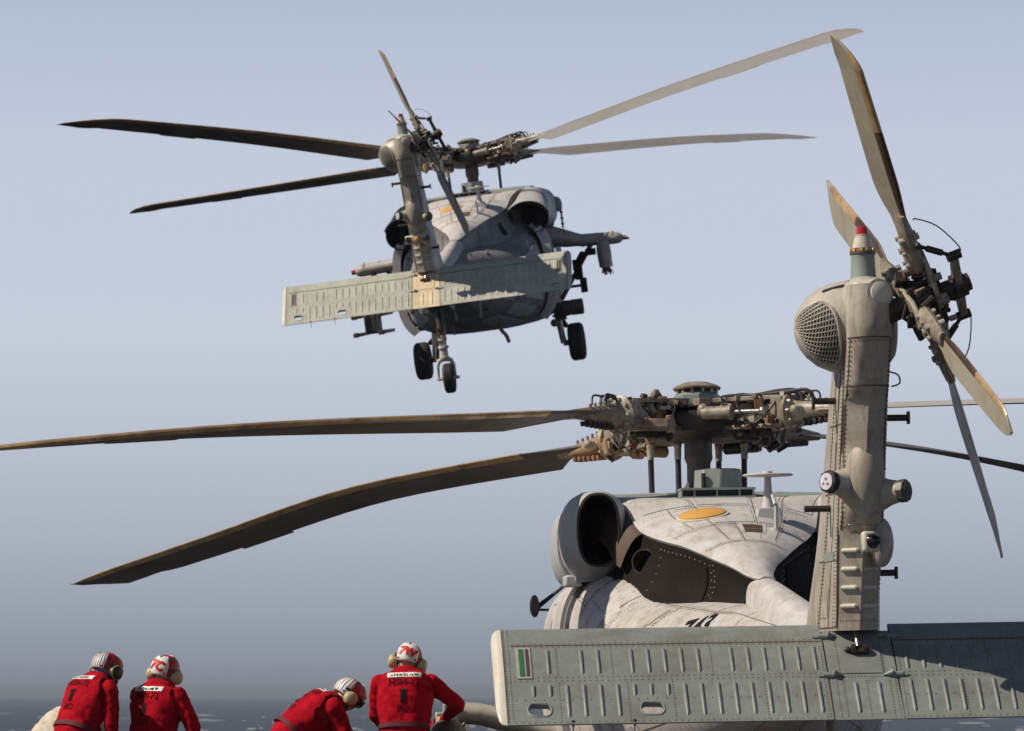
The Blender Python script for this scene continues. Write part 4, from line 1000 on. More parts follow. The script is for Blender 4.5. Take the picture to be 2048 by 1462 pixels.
    for dx in (-.035, .035): cl.lathe(stab_pt(dx - .012, .36, .07), (1, 0, 0), [(0, .035), (.022, .035)], 18)
    cl.cyl(stab_pt(-.085, .36, .07), stab_pt(.06, .36, .07), .014, n=10); cl.box(stab_pt(0, .38, .052), (.10, .07, .02), Matrix.Rotation(R(-39), 3, 'X')); cl.lathe(stab_pt(-.095, .36, .07), (1, 0, 0), [(0, .004), (.02, .02), (.035, .02)], 10)
    obj('actuator_clevis', cl, 'hubdark', ar)
    dk = MB(); dk.box((0, -8.62, 1.47), (.30, .66, .29)); obj('gap_shade_box', dk, 'black', H)  # black box added to imitate the shade of the gap under the pylon
    # ---------------------------------------------------------- rotors
    if far:
        al = [R(58.9), R(136.6), R(-120), R(-42.5)]
        zt = [[(0, HZ - .03), (.4, HZ - .01), (1.2, HZ), (4.5, 3.46), (8.2, 3.44)], [(0, HZ), (.4, HZ + .03), (1.2, HZ + .14), (4.5, 3.48 + .72), (8.2, 4.765)], [(0, HZ), (.4, HZ + .03), (1.2, HZ + .13), (4.5, 3.48 + .68), (8.2, 4.69)], [(0, HZ - .03), (.4, HZ - .02), (1.2, HZ - .03), (4.5, 3.41), (8.2, 3.26)]]
        tw = [(19, 1.5), (21, 1.6), (27, .2), (20, .5)]; tilt = .10
    else:
        al = [R(40.9), R(135), R(225), R(315)]
        zt = [[(0, 3.47), (.4, 3.42), (1.1, 3.33), (1.6, 3.29), (4, 3.10), (6.3, 2.70), (8.2, 2.36)], [(0, 3.5), (.4, 3.50), (1.1, 3.48), (2.45, 3.40), (5.2, 3.227), (7.6, 3.0), (8.2, 2.93)], [(0, 3.5), (.4, 3.50), (1.1, 3.495), (3.26, 3.437), (8.2, 3.1)], [(0, 3.47), (.4, 3.43), (1.1, 3.41), (2.58, 3.362), (4.69, 3.203), (8.2, 2.65)]]
        tw = [(13.5, 1.0), (16, 2.1), (6, .9), (10, .9)]; tilt = .044
    labs = (None,) * 4 if far else ('drooping dark rotor blade pointing left towards the bottom of the picture', 'dark rotor blade leaving the picture at the left edge', 'sunlit pale rotor blade leaving at the right edge', 'dark rotor blade behind the tail pylon')
    for k in range(4): main_blade(H, al[k], zt[k], tw[k][0], tw[k][1], ('bladelitfar' if far else 'bladelit') if k == 2 or (far and k == 3) else 'bladeshade', labs[k], k == 0 and not far)  # paler material goes on the blades meant to look sunlit
    rotor_hub(H, al, zt, tilt, rnd, far)
    tail_rotor(H, far, *((-.422, -.422 + 1.445) if not far else (.30, .30 + 1.50)))
    # ---------------------------------------------------------- landing gear
    ext = .0 if not far else -.27
    for sg in (-1, 1):
        wheel('main_wheel', H, (sg * 1.36, .8, .33 + ext), .335, .27)
        lg = MB(); lg.cyl((sg * 1.05, .9, .75), (sg * 1.13, .82, .33 + ext), .055, n=16); lg.cyl((sg * 1.13, .80, .33 + ext), (sg * 1.34, .80, .33 + ext), .05, n=12); ol = obj('gear_leg', lg, 'hubgrey', H)
        l2 = MB(); l2.cyl((sg * 1.08, .72, .95), (sg * 1.155, .74, .30 + ext), .034, n=14); obj('oleo_strut', l2, 'steel', ol)
        l3 = MB(); l3.cyl((sg * 1.06, .72, 1.25), (sg * 1.105, .73, .62), .062, .07, 14); obj('oleo_sleeve', l3, 'hubgrey', ol)
        l4 = MB(); l4.cyl((sg * 1.0, 1.7, .62), (sg * 1.2, .85, .36), .045, n=12)
        for i in range(7): l4.ball((sg * 1.02, .76, .85 - .075 * i), .028, 8, 6)
        obj('gear_drag_beam', l4, 'hubdark', ol)
    twy, tz = (-8.0, .26) if far else (-4.0, .24)
    if far:
        tz = -.07
        wheel('tail_wheel', H, (.03, twy, tz), .235, .165)
        fk = MB(); fk.cyl((.0, twy, 1.28), (.0, twy + .01, .60), .062, n=16); tl = obj('tail_gear_leg', fk, 'mast', H)
        f2 = MB(); f2.lathe((0, twy, .60), (0, 0, -1), [(0, .065), (.08, .07), (.10, .055), (.16, .055), (.165, .08), (.20, .085), (.21, .06), (.33, .06), (.335, .08), (.37, .075)], 18); obj('tail_oleo', f2, 'cap', tl)
        f3 = MB()
        for sx in (-1, 1): f3.tube([(0, twy, tz + .30), (sx * .09, twy, tz + .28), (sx * .125, twy, tz + .20), (sx * .13, twy, tz + .05), (sx * .135, twy, tz - .02)], [.035, .035, .026, .020, .026], 8)
        f3.cyl((-.15, twy, tz), (.19, twy, tz), .026, n=10); obj('tail_fork', f3, 'cap', tl)
        f4 = MB()
        for i in range(6): f4.box((.055 * (-1) ** i, twy - .05, .95 - .05 * i), (.03, .04, .04))
        f4.v = [(p[0], p[1], p[2] - .2) for p in f4.v]
        obj('tail_gear_fittings', f4, 'hubrust', tl, kind='stuff')
        # tail cone bottom steps and keel box
        kb = MB(); kb.hexa([(-.16, -8.6, 1.08), (.20, -8.6, 1.08), (.18, -7.3, .92), (-.16, -7.3, .92), (-.2, -8.6, 1.34), (.2, -8.6, 1.34), (.2, -7.3, 1.3), (-.2, -7.3, 1.3)]); obj('keel_box', kb, 'launcher', H, bevel=.02)
    else:
        wheel('tail_wheel', H, (-.09, twy, tz), .235, .15); wheel('tail_wheel', H, (.09, twy, tz), .235, .15)
        fk = MB(); fk.cyl((0, twy + .1, .80), (0, twy, tz), .05, n=14); fk.cyl((-.16, twy, tz), (.16, twy, tz), .03, n=10); obj('tail_gear_leg', fk, 'hubgrey', H)
    # belly fittings
    for x, y, l, t in ((.35, -5.2, .22, .035), (-.1, -4.7, .16, .03), (.52, -2.6, .0, 0), (-.3, -3.4, .14, .02)):
        if l:
            zb = interp(BODY, y)[1]; mb = MB(); mb.hexa([(x - t / 2, y - .06, zb - l), (x + t / 2, y - .06, zb - l), (x + t / 2, y + .02, zb - l), (x - t / 2, y + .02, zb - l), (x - t / 2, y - .08, zb + .12), (x + t / 2, y - .08, zb + .12), (x + t / 2, y + .12, zb + .12), (x - t / 2, y + .12, zb + .12)])
            obj('belly_antenna', mb, 'hubgrey', H, bevel=.006)
    zb = interp(BODY, -2.4)[1]; tb = MB().tube(bez([(.40, -2.9, zb + .12), (.44, -3.05, zb - .02), (.52, -3.15, zb - .12), (.56, -3.2, zb - .24)], 14), .032, 10); obj('vent_pipe', tb, 'hubgrey', H)
    # ---------------------------------------------------------- numerals on the shoulder
    if not far:
        me = conform(text_mesh('743', .27, .2, .008), (-.385, -3.98, 1.655), (1, -.6, 0), (-.05, .25, .9), bb, .006, .6)
        obj('side_number', me, 'numeral', body)
    return H, body, bb

NEAR, NEAR_BODY, NBVH = build_helicopter(False)
NEAR.rotation_mode = 'YXZ'; NEAR.location = (1.592, 34.345, 0); NEAR.rotation_euler = (0, R(-.976), R(3.281))
FAR, FAR_BODY, FBVH = build_helicopter(True)
FAR.rotation_mode = 'YXZ'; FAR.location = (-.274, 71.80, 7.052); FAR.rotation_euler = (R(6.581), R(-6.824), R(-5.252))

# ------------------------------------------------------------------ equipment of one or the other
def near_extras(H):
    # port stores pylon: a thick curved arm ending in a rack box
    secs = []
    for x, z, y, a, b in ((-2.10, 1.085, -.30, .22, .085), (-2.0, 1.10, -.28, .24, .088), (-1.85, 1.085, -.24, .26, .09), (-1.6, 1.02, -.15, .32, .10), (-1.35, .94, -.08, .38, .115), (-1.1, .88, 0, .45, .13)):
        secs.append([V((x, y + a * math.cos(2 * math.pi * i / 20), z + b * math.copysign(abs(math.sin(2 * math.pi * i / 20)) ** .7, math.sin(2 * math.pi * i / 20)))) for i in range(20)])
    pl = obj('stores_pylon', MB().loft(secs), 'wing', H, ang=45)
    obj('pylon_rack', MB().box((-2.10, -.42, 1.085), (.12, .26, .18)), 'green', pl, bevel=.012)
    mb = MB(); mb.box((-2.19, -.50, 1.05), (.07, .16, .12)); obj('rack_block', mb, 'hubpale', pl, bevel=.012)
    mb = MB(); rn = random.Random(9)
    for _ in range(14):
        p = V((-2.12 + rn.uniform(-.12, .12), -.46 + rn.uniform(-.1, .1), .97 + rn.uniform(-.06, .04)))
        mb.cyl(p, p + V((rn.uniform(-1, 1), rn.uniform(-1, 0), rn.uniform(-1, 1))).normalized() * rn.uniform(.05, .12), rn.uniform(.010, .025), n=8)
    obj('rack_fittings', mb, 'hubdark', pl, kind='stuff')
    mb = MB()
    for _ in range(7):
        p = V((-2.12 + rn.uniform(-.13, .13), -.58 + rn.uniform(-.05, .02), .98 + rn.uniform(-.06, .03))); mb.cyl(p, p + V((rn.uniform(-1, 1), -.3, rn.uniform(-1, 1))).normalized() * .05, .012, n=8)
    obj('release_pins', mb, 'steel', pl, kind='stuff')
    # mirror on a strut at the cockpit side
    mb = MB(); mb.lathe((-1.19, 3.0, 2.02), (0, -1, 0), [(0, .05), (.03, .068), (.07, .07), (.09, .06), (.095, .01)], 20)
    mb.v = [(-1.19 + (p[0] + 1.19) * .62, p[1], 2.02 + (p[2] - 2.02) * 1.45) for p in mb.v]
    mr = obj('rear_view_mirror', mb, 'mast', H); mb = MB(); mb.cyl((-1.16, 3.03, 2.0), (-.92, 3.0, 2.2), .014, n=8); mb.cyl((-1.16, 3.03, 1.99), (-.95, 2.9, 1.98), .011, n=8); mb.cyl((-1.16, 3.03, 2.03), (-.92, 3.0, 2.2), .009, n=8); obj('mirror_strut', mb, 'hubdark', mr)
    # cabin door rail and door at the port side
    mb = MB(); mb.loft([[body_pt(a, y) * 1.0 + (body_pt(a, y) - V((0, y, 1.39))).normalized() * l for a in frange(R(128), R(196), 18)] for y, l in ((-.15, .0), (-.15, .055), (-1.15, .055), (-1.15, 0))], False, False); obj('cabin_door', mb, 'body', H)
    mb = MB(); mb.loft([[body_pt(a, y) + (body_pt(a, y) - V((0, y, 1.39))).normalized() * l for a in frange(R(140), R(190), 14)] for y, l in ((-1.17, .0), (-1.17, .03), (-1.33, .03), (-1.33, 0))], False, False); obj('door_seal_strip', mb, 'nacdark', H)
near_extras(NEAR)

def far_extras(H):
    for sg in (-1, 1):
        # weapons wing: swollen root, straight tube, rounded end
        z0 = 1.80; y0 = 1.0; secs = []
        for x, r, dz, ry in ((1.0, .19, .16, .34), (1.15, .185, .14, .32), (1.35, .165, .08, .26), (1.55, .125, .03, .16), (1.65, .112, 0, .13), (2.22, .108, -.03, .12), (2.3, .10, -.035, .11), (2.36, .06, -.04, .07), (2.38, .01, -.04, .01)):
            secs.append([V((sg * x, y0 + ry * math.cos(2 * math.pi * i / 24), z0 + dz + r * math.sin(2 * math.pi * i / 24))) for i in range(24)])
        wg = obj('weapons_wing', MB().loft(secs), 'wing', H, ang=50)
        sm = MB()
        for x in (1.66, 1.92, 2.2): sm.lathe((sg * x, y0, z0 - .012), (sg, 0, 0), [(0, .113), (.002, .1165), (.012, .1165), (.014, .112)], 24, False)
        obj('wing_bands', sm, 'hubrust', wg)
        tp = MB(); tp.cyl((sg * 2.36, y0, z0 - .04), (sg * 2.44, y0, z0 - .05), .045, .038, 12); tl = obj('wing_tip_light', tp, 'hubtan' if sg > 0 else 'red', wg)
        if sg > 0: obj('tip_nozzle', MB().cyl((2.43, y0, z0 - .06), (2.48, y0, z0 - .07), .022, n=10), 'black', wg)
        br = MB(); br.cyl((sg * 1.18, .95, .82), (sg * 1.80, 1.0, 1.70), .042, n=14); obj('wing_brace', br, 'mast', wg)
        rk = MB(); rk.box((sg * 1.62, .9, 1.50), (.12, .5, .20), Matrix.Rotation(R(sg * 35), 3, 'Y')); rk.box((sg * 1.52, .9, 1.38), (.12, .4, .20)); rk.box((sg * 1.78, 1.0, 1.58), (.16, .5, .12)); obj('wing_rack', rk, 'numeral', wg, bevel=.015)
    # starboard drop pod: a tapered hanging can with a ragged outlet
    c = V((2.02, .9, 1.74)); ps = []
    for dz, rx, ry, dx in ((0, .10, .12, 0), (-.10, .12, .16, .0), (-.20, .125, .18, .0), (-.34, .12, .18, .005), (-.46, .118, .17, .01)):
        ps.append([c + V((dx + rx * math.cos(2 * math.pi * i / 22), ry * math.sin(2 * math.pi * i / 22), dz)) for i in range(22)])
    pod = obj('hanging_pod', MB().loft(ps), 'wing', H, ang=50)
    rn = random.Random(4); mb = MB()
    for _ in range(16):
        p = c + V((rn.uniform(-.05, .06), rn.uniform(-.06, .06), -.46)); mb.cyl(p, p + V((rn.uniform(-.05, .05), rn.uniform(-.03, .03), -rn.uniform(.05, .14))), .022, .012, 7)
    mb.cyl(c + V((.05, -.03, -.50)), c + V((.13, -.03, -.58)), .009, n=6); mb.cyl(c + V((.05, -.03, -.58)), c + V((.12, -.03, -.51)), .009, n=6)
    obj('pod_outlet', mb, 'hubrust', pod)
    # starboard lower rack and cylinder pod above the wheel
    mb = MB(); mb.box((1.54, .9, 1.27), (.12, .3, .30)); mb.box((1.60, .9, 1.02), (.105, .25, .26)); mb.box((1.40, .9, 1.02), (.30, .2, .05)); obj('rack_post', mb, 'numeral', H, bevel=.015)
    mb = MB().lathe((1.20, .45, .665), (1, .05, 0), [(0, .12), (.02, .135), (.14, .135), (.145, .128), (.16, .128), (.165, .138), (.36, .138), (.38, .12), (.385, .02)], 26); fl = obj('sensor_drum', mb, 'mast', H)
    obj('drum_bracket', MB().box((1.18, .5, .62), (.16, .2, .30)), 'hubdark', fl, bevel=.02)
    # port missile launcher: I-shaped rails under the wing
    la = MB(); x0, y, z0 = -2.14, .7, .83
    for dx in (-.07, .07): la.box((x0 + dx, y, z0), (.055, .9, .30))
    rt = obj('launcher_web', la, 'launcher', H, bevel=.008)
    for dz in (-.16, .15):
        lb = MB(); lb.box((x0, y, z0 + dz), (.40, .7, .045)); obj('launcher_beam', lb, 'launcher', rt, bevel=.008)
        for dx in (-.22, .22):
            r = MB(); r.box((x0 + dx, y, z0 + dz - .01), (.12, 1.5, .055)); r.box((x0 + dx, y - .76, z0 + dz - .005), (.09, .05, .085)); obj('missile_rail', r, 'launcher', rt, bevel=.008)
    lh = MB(); lh.box((x0, y, 1.02), (.16, .5, .10)); lh.cyl((x0, y + .2, 1.04), (x0 + .1, y + .25, 1.72), .05, n=12); obj('launcher_hanger', lh, 'launcher', rt)
    # rescue hoist over the starboard door
    hs = MB(); q = V((0, -.1, 1)); hs.lathe((1.285, .8, 2.40), (0, 0, 1), [(-.05, .09), (-.02, .115), (.06, .125), (.13, .12), (.19, .09), (.215, .04), (.22, .005)], 22); h = obj('rescue_hoist', hs, 'green', H, ang=60)
    obj('hoist_arm', MB().cyl((1.16, .85, 2.12), (1.22, .8, 2.40), .055, .07, 14), 'green', h)
    obj('hoist_eye', MB().lathe((1.25, .69, 2.49), (0, -1, 0), [(0, .05), (.012, .05), (.015, .03), (.016, .005)], 14), 'hubrust', h)
    hk = MB()
    for i in range(6): hk.ball((1.375, .8, 2.33 - .05 * i), .022 if i % 2 else .03, 8, 6)
    hk.cyl((1.375, .8, 2.1), (1.38, .8, 1.95), .006, n=6); obj('hoist_hook', hk, 'hubdark', h)
    # cabin doors slid aft stand proud of both sides
    for sg in (-1, 1):
        for nm, a0, a1, y0, y1, l, m2 in (('sliding_door', -42, 44, -1.95, -.55, .075, 'bodyfar'), ('door_edge_trim', -44, 34, -2.02, -1.96, .15, 'roof')):
            rng = [R(a) if sg > 0 else R(180 - a) for a in frange(a0, a1, 22)]
            mb = MB(); mb.loft([[body_pt(a, -1.0) * 1.0 + V((0, y + 1.0, 0)) + (body_pt(a, -1.0) - V((0, -1.0, 1.39))).normalized() * k for a in rng] for y, k in ((y0, .01), (y0, l), (y1, l), (y1, .01), (y0, .01))], False, False); obj(nm, mb, m2, H)
    # small fittings, latches and handholds over the shade-toned, grimy skin
    rn = random.Random(21); lt = MB(); hh = MB()
    for _ in range(60):
        a = R(rn.uniform(-70, 250)); y = rn.uniform(-5.5, -2.1); p, n = nrm(body_pt, a, y); n = n if n.dot(p - V((0, y, 1.3))) > 0 else -n
        q = n.to_track_quat('Z', 'Y').to_matrix()
        if rn.random() < .6: lt.box(p + n * .008, (rn.uniform(.02, .09), rn.uniform(.02, .06), .02), q)
        else: hh.cyl(p, p + n * rn.uniform(.02, .06), rn.uniform(.012, .03), n=8)
    obj('skin_latches', lt, 'hubdark', FAR_BODY, kind='stuff'); obj('skin_fittings', hh, 'hubgrey', FAR_BODY, kind='stuff')
    for a0, a1, y0, y1 in ((-20, -2, -3.1, -2.3), (-50, -30, -3.4, -2.5), (8, 26, -2.9, -2.2), (-80, -58, -3.6, -2.4), (-28, -10, -4.4, -3.5), (200, 222, -3.4, -2.4)):
        pm_ = MB(); us, vs = frange(R(a0), R(a1), 6), frange(y0, y1, 5)
        def tp_(a, y, l): p, n = nrm(body_pt, a, y); n = n if n.dot(p - V((0, y, 1.3))) > 0 else -n; return p + n * l
        pm_.grid(lambda u, v: tp_(u, v, .012), us, vs); lp_ = [(u, y0) for u in us] + [(us[-1], v) for v in vs[1:]] + [(u, y1) for u in us[::-1][1:]] + [(us[0], v) for v in vs[::-1][1:-1]]
        k_ = len(lp_); pm_.add([tp_(*q, .012) for q in lp_] + [tp_(*q, -.003) for q in lp_], [(i, (i + 1) % k_, k_ + (i + 1) % k_, k_ + i) for i in range(k_)]); obj('skin_panel', pm_, 'nac', FAR_BODY)
    # red beacon under the starboard side, soot-dark aft cabin gap, whip antennas
    obj('belly_beacon', MB().ball((1.06, .2, .44), .07, 12, 8), 'hubrust', H)
    wp = MB(); wp.cyl((1.2, -.4, .5), (1.22, -.4, .32), .008, n=6); wp.cyl((.25, -4.2, .8), (.25, -4.25, .62), .008, n=6); wp.tube(bez([(-.55, -3.3, 2.1), (-.45, -4.5, 1.9), (-.2, -6.5, 1.62)], 12), .007, 5); obj('wire_antenna', wp, 'hose', H)
far_extras(FAR)

# ================================================================== flight-deck crew
M['skin'] = mat('skin', (.42, .24, .16), None, .5)
M['redjersey'] = mat('red_jersey', (.40, .003, .010), (.15, .002, .006), .9, 9, .8, bump=.5, bscale=18, spec=.08)
M['redvest'] = mat('red_float_vest', (.40, .003, .014), (.17, .002, .009), .9, 8, .8, bump=.45, bscale=16, spec=.08)
M['vestedge'] = mat('vest_binding', (.09, .010, .018), None, .8)
M['vestprint'] = mat('vest_print_dark', (.11, .006, .010), None, .9, spec=.05)
M['cream'] = mat('cream_cloth', (.56, .49, .39), (.30, .25, .18), .85, 7, .6, bump=.2, bscale=30)
M['trousers'] = mat('dark_trousers', (.022, .024, .03), (.04, .035, .03), .85, 6, .6)
M['boot'] = mat('black_boot', (.014, .012, .011), None, .5)
M['glove'] = mat('work_glove', (.50, .38, .25), (.22, .15, .09), .8, 14, .7)
M['helmetred'] = mat('helmet_red', (.42, .014, .012), (.22, .01, .01), .42, 9, .6)
M['helmetwhite'] = mat('reflective_white_tape', (.74, .72, .69), (.50, .46, .42), .45, 14, .6)
M['tapeline'] = mat('tape_rib', (.46, .43, .42), None, .6)
M['earcup'] = mat('ear_cup_tan', (.46, .37, .20), (.28, .21, .11), .45, 12, .5)
M['mask'] = mat('dark_mask', (.012, .012, .013), None, .4)
M['letter_red'] = mat('red_lettering', (.58, .006, .006), None, .5)
M['bluescarf'] = mat('blue_checked_scarf', (.03, .08, .28), (.30, .34, .45), .8, 60, .9)

def capsule(mb, a, b, r0, r1, n=14):
    a, b = V(a), V(b); mb.cyl(a, b, r0, r1, n); mb.ball(a, r0, n, 8); mb.ball(b, r1, n, 8)
def ik(a, t, l1, l2, pole):
    d = t - a; D = min(d.length, (l1 + l2) * .985); d = d.normalized(); t = a + d * D
    x = (l1 * l1 - l2 * l2 + D * D) / (2 * D); h = math.sqrt(max(0, l1 * l1 - x * x))
    p = (pole - d * pole.dot(d)).normalized(); return a + d * x + p * h, t

def person(label, pos, yaw, lean, side, headyaw, headpitch, lh, rh, lp, rp, jersey, pants, text=None, mask=False, group='flight deck crew in red vests', vest=True, scale=1.0, headroll=0, vprint='AO', wave=0):
    P = thing('person', label, 'person', group)
    P.location = (pos[0], pos[1], 0); P.rotation_euler = (0, 0, -R(yaw)); P.scale = (scale,) * 3
    pz = pos[2] / scale
    # spine: local frame x right, y forward, z up
    pel = V((0, 0, pz)); j = [pel]; dirs = []
    for L_, f in ((.13, .45), (.16, .85), (.17, 1.0), (.09, 1.05)):
        d = Matrix.Rotation(-R(lean * f), 3, 'X') @ V((0, 0, 1)); d = (Matrix.Rotation(R(side * f), 3, 'Y') @ d); dirs.append(d); j.append(j[-1] + d * L_)
    up = dirs[2]; right = V((1, 0, 0)); right = (right - up * right.dot(up)).normalized(); fwd = up.cross(right)
    neck = j[4]
    hm = Matrix.Rotation(-R(headyaw), 3, 'Z') @ Matrix.Rotation(-R(headpitch), 3, 'X') @ Matrix.Rotation(R(headroll), 3, 'Y')
    hr, hf, hu = hm @ V((1, 0, 0)), hm @ V((0, 1, 0)), hm @ V((0, 0, 1))
    head = neck + up * .03 + hu * .085 + hf * .035
    mb = MB()
    # torso rings
    def ring(c, u, a, b, n=22, off=0.0):
        r_ = V((1, 0, 0)); r_ = (r_ - u * r_.dot(u)).normalized(); f_ = u.cross(r_)
        return [c + f_ * off + r_ * a * math.copysign(abs(math.cos(t)) ** .85, math.cos(t)) + f_ * b * math.copysign(abs(math.sin(t)) ** .9, math.sin(t)) for t in [2 * math.pi * i / n for i in range(n)]]
    mb.loft([ring(pel - V((0, 0, .10)), V((0, 0, 1)), .155, .115), ring(pel, dirs[0], .178, .13), ring(j[1], dirs[1], .17, .12), ring(j[2], dirs[2], .20, .14), ring(j[3] - up * .05, up, .218, .145, off=.0), ring(j[3] + up * .03, up, .20, .122, off=-.01), ring(j[4] - up * .03, up, .125, .09), ring(j[4] + up * .015, up, .085, .075)])
    mb.cyl(j[4] - up * .06, head - hu * .05, .072, .060, 16)
    mb.ball(head, .1, 18, 12, (.76, .95, 1.16), hm)                                    # skull
    mb.ball(head + hf * .035 - hu * .075, .055, 12, 8, (.9, .95, .8), hm)               # jaw
    mb.ball(head + hf * .10 - hu * .02, .018, 8, 6, (.8, 1.1, 1.5), hm)                 # nose
    mb.ball(head + hf * .088 - hu * .062, .02, 8, 6, (1.3, .7, .5), hm)                 # mouth
    for s in (-1, 1): mb.ball(head + hr * s * .078 - hf * .005 - hu * .02, .02, 8, 6, (.5, 1, 1.4), hm)
    arms = []
    for s, tgt, pole in ((-1, lh, lp), (1, rh, rp)):
        sh = j[3] + right * s * .20 + up * .0; t = pel + V(tgt)
        el, wr = ik(sh, t, .29, .25, V(pole)); arms.append((sh, el, wr, s))
        capsule(mb, sh, el, .078, .062); capsule(mb, el, wr, .060, .040)
        d = (wr - el).normalized(); sd = d.cross(fwd).normalized() if d.cross(fwd).length > .1 else right
        pn = d.cross(sd).normalized()
        capsule(mb, wr, wr + d * .07, .032, .036, 10); mb.box(wr + d * .06, (.01, .01, .01))
        for i, ln in enumerate((.070, .080, .075, .058)):
            o = wr + d * .085 + sd * (-.030 + .020 * i); m_ = o + d * ln * .5 + pn * .008; e_ = m_ + (d * .6 + pn * .8).normalized() * ln * .5
            capsule(mb, o, m_, .0115, .0105, 8); capsule(mb, m_, e_, .0105, .009, 8)
        o = wr + d * .03 - sd * .03; capsule(mb, o, o - sd * .025 + d * .03, .013, .012, 8); capsule(mb, o - sd * .025 + d * .03, o - sd * .02 + d * .062 + pn * .012, .012, .010, 8)
    for s in (-1, 1):
        hip = pel + V((s * .095, 0, -.05)); fk = V((s * .14, .05, .0)); kn, an = ik(hip, V((s * .14, -.02, .10)), .44, .42, V((0, 1, 0)))
        capsule(mb, hip, kn, .092, .062); capsule(mb, kn, an, .060, .042); mb.ball(an + V((0, .07, -.045)), .05, 12, 8, (.95, 2.5, .95)); mb.ball(an + V((0, -.02, -.03)), .05, 10, 8, (.9, 1.2, 1.2))
    b = obj('body', mb, None, P)
    rm = b.modifiers.new('union', 'REMESH'); rm.mode = 'VOXEL'; rm.voxel_size = .0125
    sm = b.modifiers.new('smooth', 'SMOOTH'); sm.iterations = 5; sm.factor = .5
    baked(b); me = b.data
    for mm in ('skin', jersey, pants, 'boot', 'glove'): me.materials.append(M[mm])
    def seg(p, a, c):
        t = max(0, min(1, (p - a).dot(c - a) / (c - a).length_squared)); return (p - a - (c - a) * t).length
    def region(p):
        if (p - head).length < .128: return 0
        for sh, el, wr, s in arms:
            if (p - wr).dot((wr - el).normalized()) > .01 and (p - wr).length < .24: return 4
        if p.z < .16: return 3
        if (p - pel).dot(dirs[0]) < .0: return 2
        return 1
    def torso(p):
        if (p - neck).dot(up) > .02 or (p - pel).dot(dirs[0]) < .015: return False
        for sh, el, wr, s in arms:
            if seg(p, sh + right * s * -.01 + (el - sh).normalized() * .0, el) < .082 and (p - sh).dot(right * s) > -.045: return False
            if (p - sh).dot(right * s) > .005 or seg(p, el, wr) < .085: return False
        return True
    for v in me.vertices:                                      # folds of cloth
        r_ = region(v.co)
        if r_ in (1, 2):
            q = v.co * 7 + V((pos[0], wave, 0)); n_ = noise.noise(V((q.x * 1.2, q.y * 1.2, q.z * .7))) * .010 + noise.noise(V((q.x * 2.6, q.y * 2.6, q.z * 3.2 + q.x))) * .010
            v.co += v.normal * n_
    for f in me.polygons: f.material_index = region(f.center)
    me.shade_smooth()
    if vest:
        bm = bmesh.new(); bm.from_mesh(me)
        bmesh.ops.delete(bm, geom=[f for f in bm.faces if not torso(f.calc_center_median())], context='FACES')
        bm.normal_update()
        for _ in range(3):
            bmesh.ops.smooth_vert(bm, verts=bm.verts, factor=.5, use_axis_x=True, use_axis_y=True, use_axis_z=True)
        bm.normal_update()
        for v in bm.verts:
            q = v.co * 5 + V((wave, 0, pos[0])); v.co += v.normal * (.024 + noise.noise(q) * .012 + noise.noise(q * 3.1) * .006)
        bd = [e for e in bm.edges if e.is_boundary]
        vm = bpy.data.meshes.new('float_vest'); bm.to_mesh(vm); bm.free(); vm.materials.clear(); vm.shade_smooth()
        for f in vm.polygons: f.material_index = 0
        vt = obj('float_vest', vm, 'redvest', P); so_ = vt.modifiers.new('thick', 'SOLIDIFY'); so_.thickness = .016; so_.offset = -1
        vm.materials.append(M['vestedge']); so_.material_offset_rim = 1
        vb = bvh_of(vm); bk = -fwd; c0 = (j[2] + j[3]) / 2
        # writing on the back: name strip, unit, emblem, trade letters
        rgt = right; nrm_ = rgt.cross(up)
        if nrm_.dot(bk) < 0: rgt = right
        def lay(nm, me_, h, mm, par=vt, lift=.005, dx=0):
            o = obj(nm, conform(me_, c0 + up * h + right * dx + bk * .1, right, up, vb, lift, .3), mm, par); return o
        g = MB().grid(lambda u, v: V((u, v, 0)), frange(-.135, .135, 14), frange(-.021, .021, 5)).mesh('name_strip'); st_ = lay('name_strip', g, .112, 'helmetwhite', dx=0)
        sc = MB(); rn = random.Random(int(abs(pos[0]) * 100))
        x = -.105
        while x < .10:                                          # illegible marker scrawl on the strip
            h = rn.uniform(.008, .015); sc.grid(lambda u, v: V((u, v, 0)), [x, x + rn.uniform(.005, .016)], [-h, h * rn.uniform(-.2, 1)]); x += rn.uniform(.014, .024)
        lay('marker_scrawl', sc.mesh('marker_scrawl'), .112, 'numeral', vt, .008)
        lay('unit_lettering', text_mesh('HSM-73', .076, 0, .0018), .048, 'vestprint')
        em = MB(); em.grid(lambda u, v: V((u, v, 0)), frange(-.022, .022, 5), frange(-.060, .0, 7)); em.grid(lambda u, v: V((u, v, 0)), frange(-.032, .032, 5), frange(.004, .020, 4)); em.grid(lambda u, v: V((u, v, 0)), frange(-.026, .026, 5), frange(-.082, -.064, 3))
        lay('ordnance_emblem', em.mesh('ordnance_emblem'), -.035, 'numeral')
        if vprint: lay('trade_lettering', text_mesh(vprint, .074, 0, .002), -.165, 'vestprint')
        # waist strap
        wsx = MB(); wsx.loft([[p + (p - j[1]).normalized() * .037 for p in ring(j[1] - dirs[1] * k, dirs[1], .17, .12)] for k in (.045, .015)], True, False); obj('waist_strap', wsx, 'vestedge', P)
    # cranial helmet
    def hp(azd, eld, k=1.0):
        a, e = R(azd), R(eld); return head + hu * .012 + hr * math.sin(a) * math.cos(e) * .108 * k + hf * math.cos(a) * math.cos(e) * .132 * k + hu * math.sin(e) * .122 * k
    sh = MB(); sh.grid(lambda a, e: hp(a, e), frange(-180, 180, 29), frange(-18, 89.5, 12)); hel = obj('cranial_helmet', sh, 'helmetred', P, ang=80)
    rr = hel.modifiers.new('thick', 'SOLIDIFY'); rr.thickness = .012; rr.offset = -1
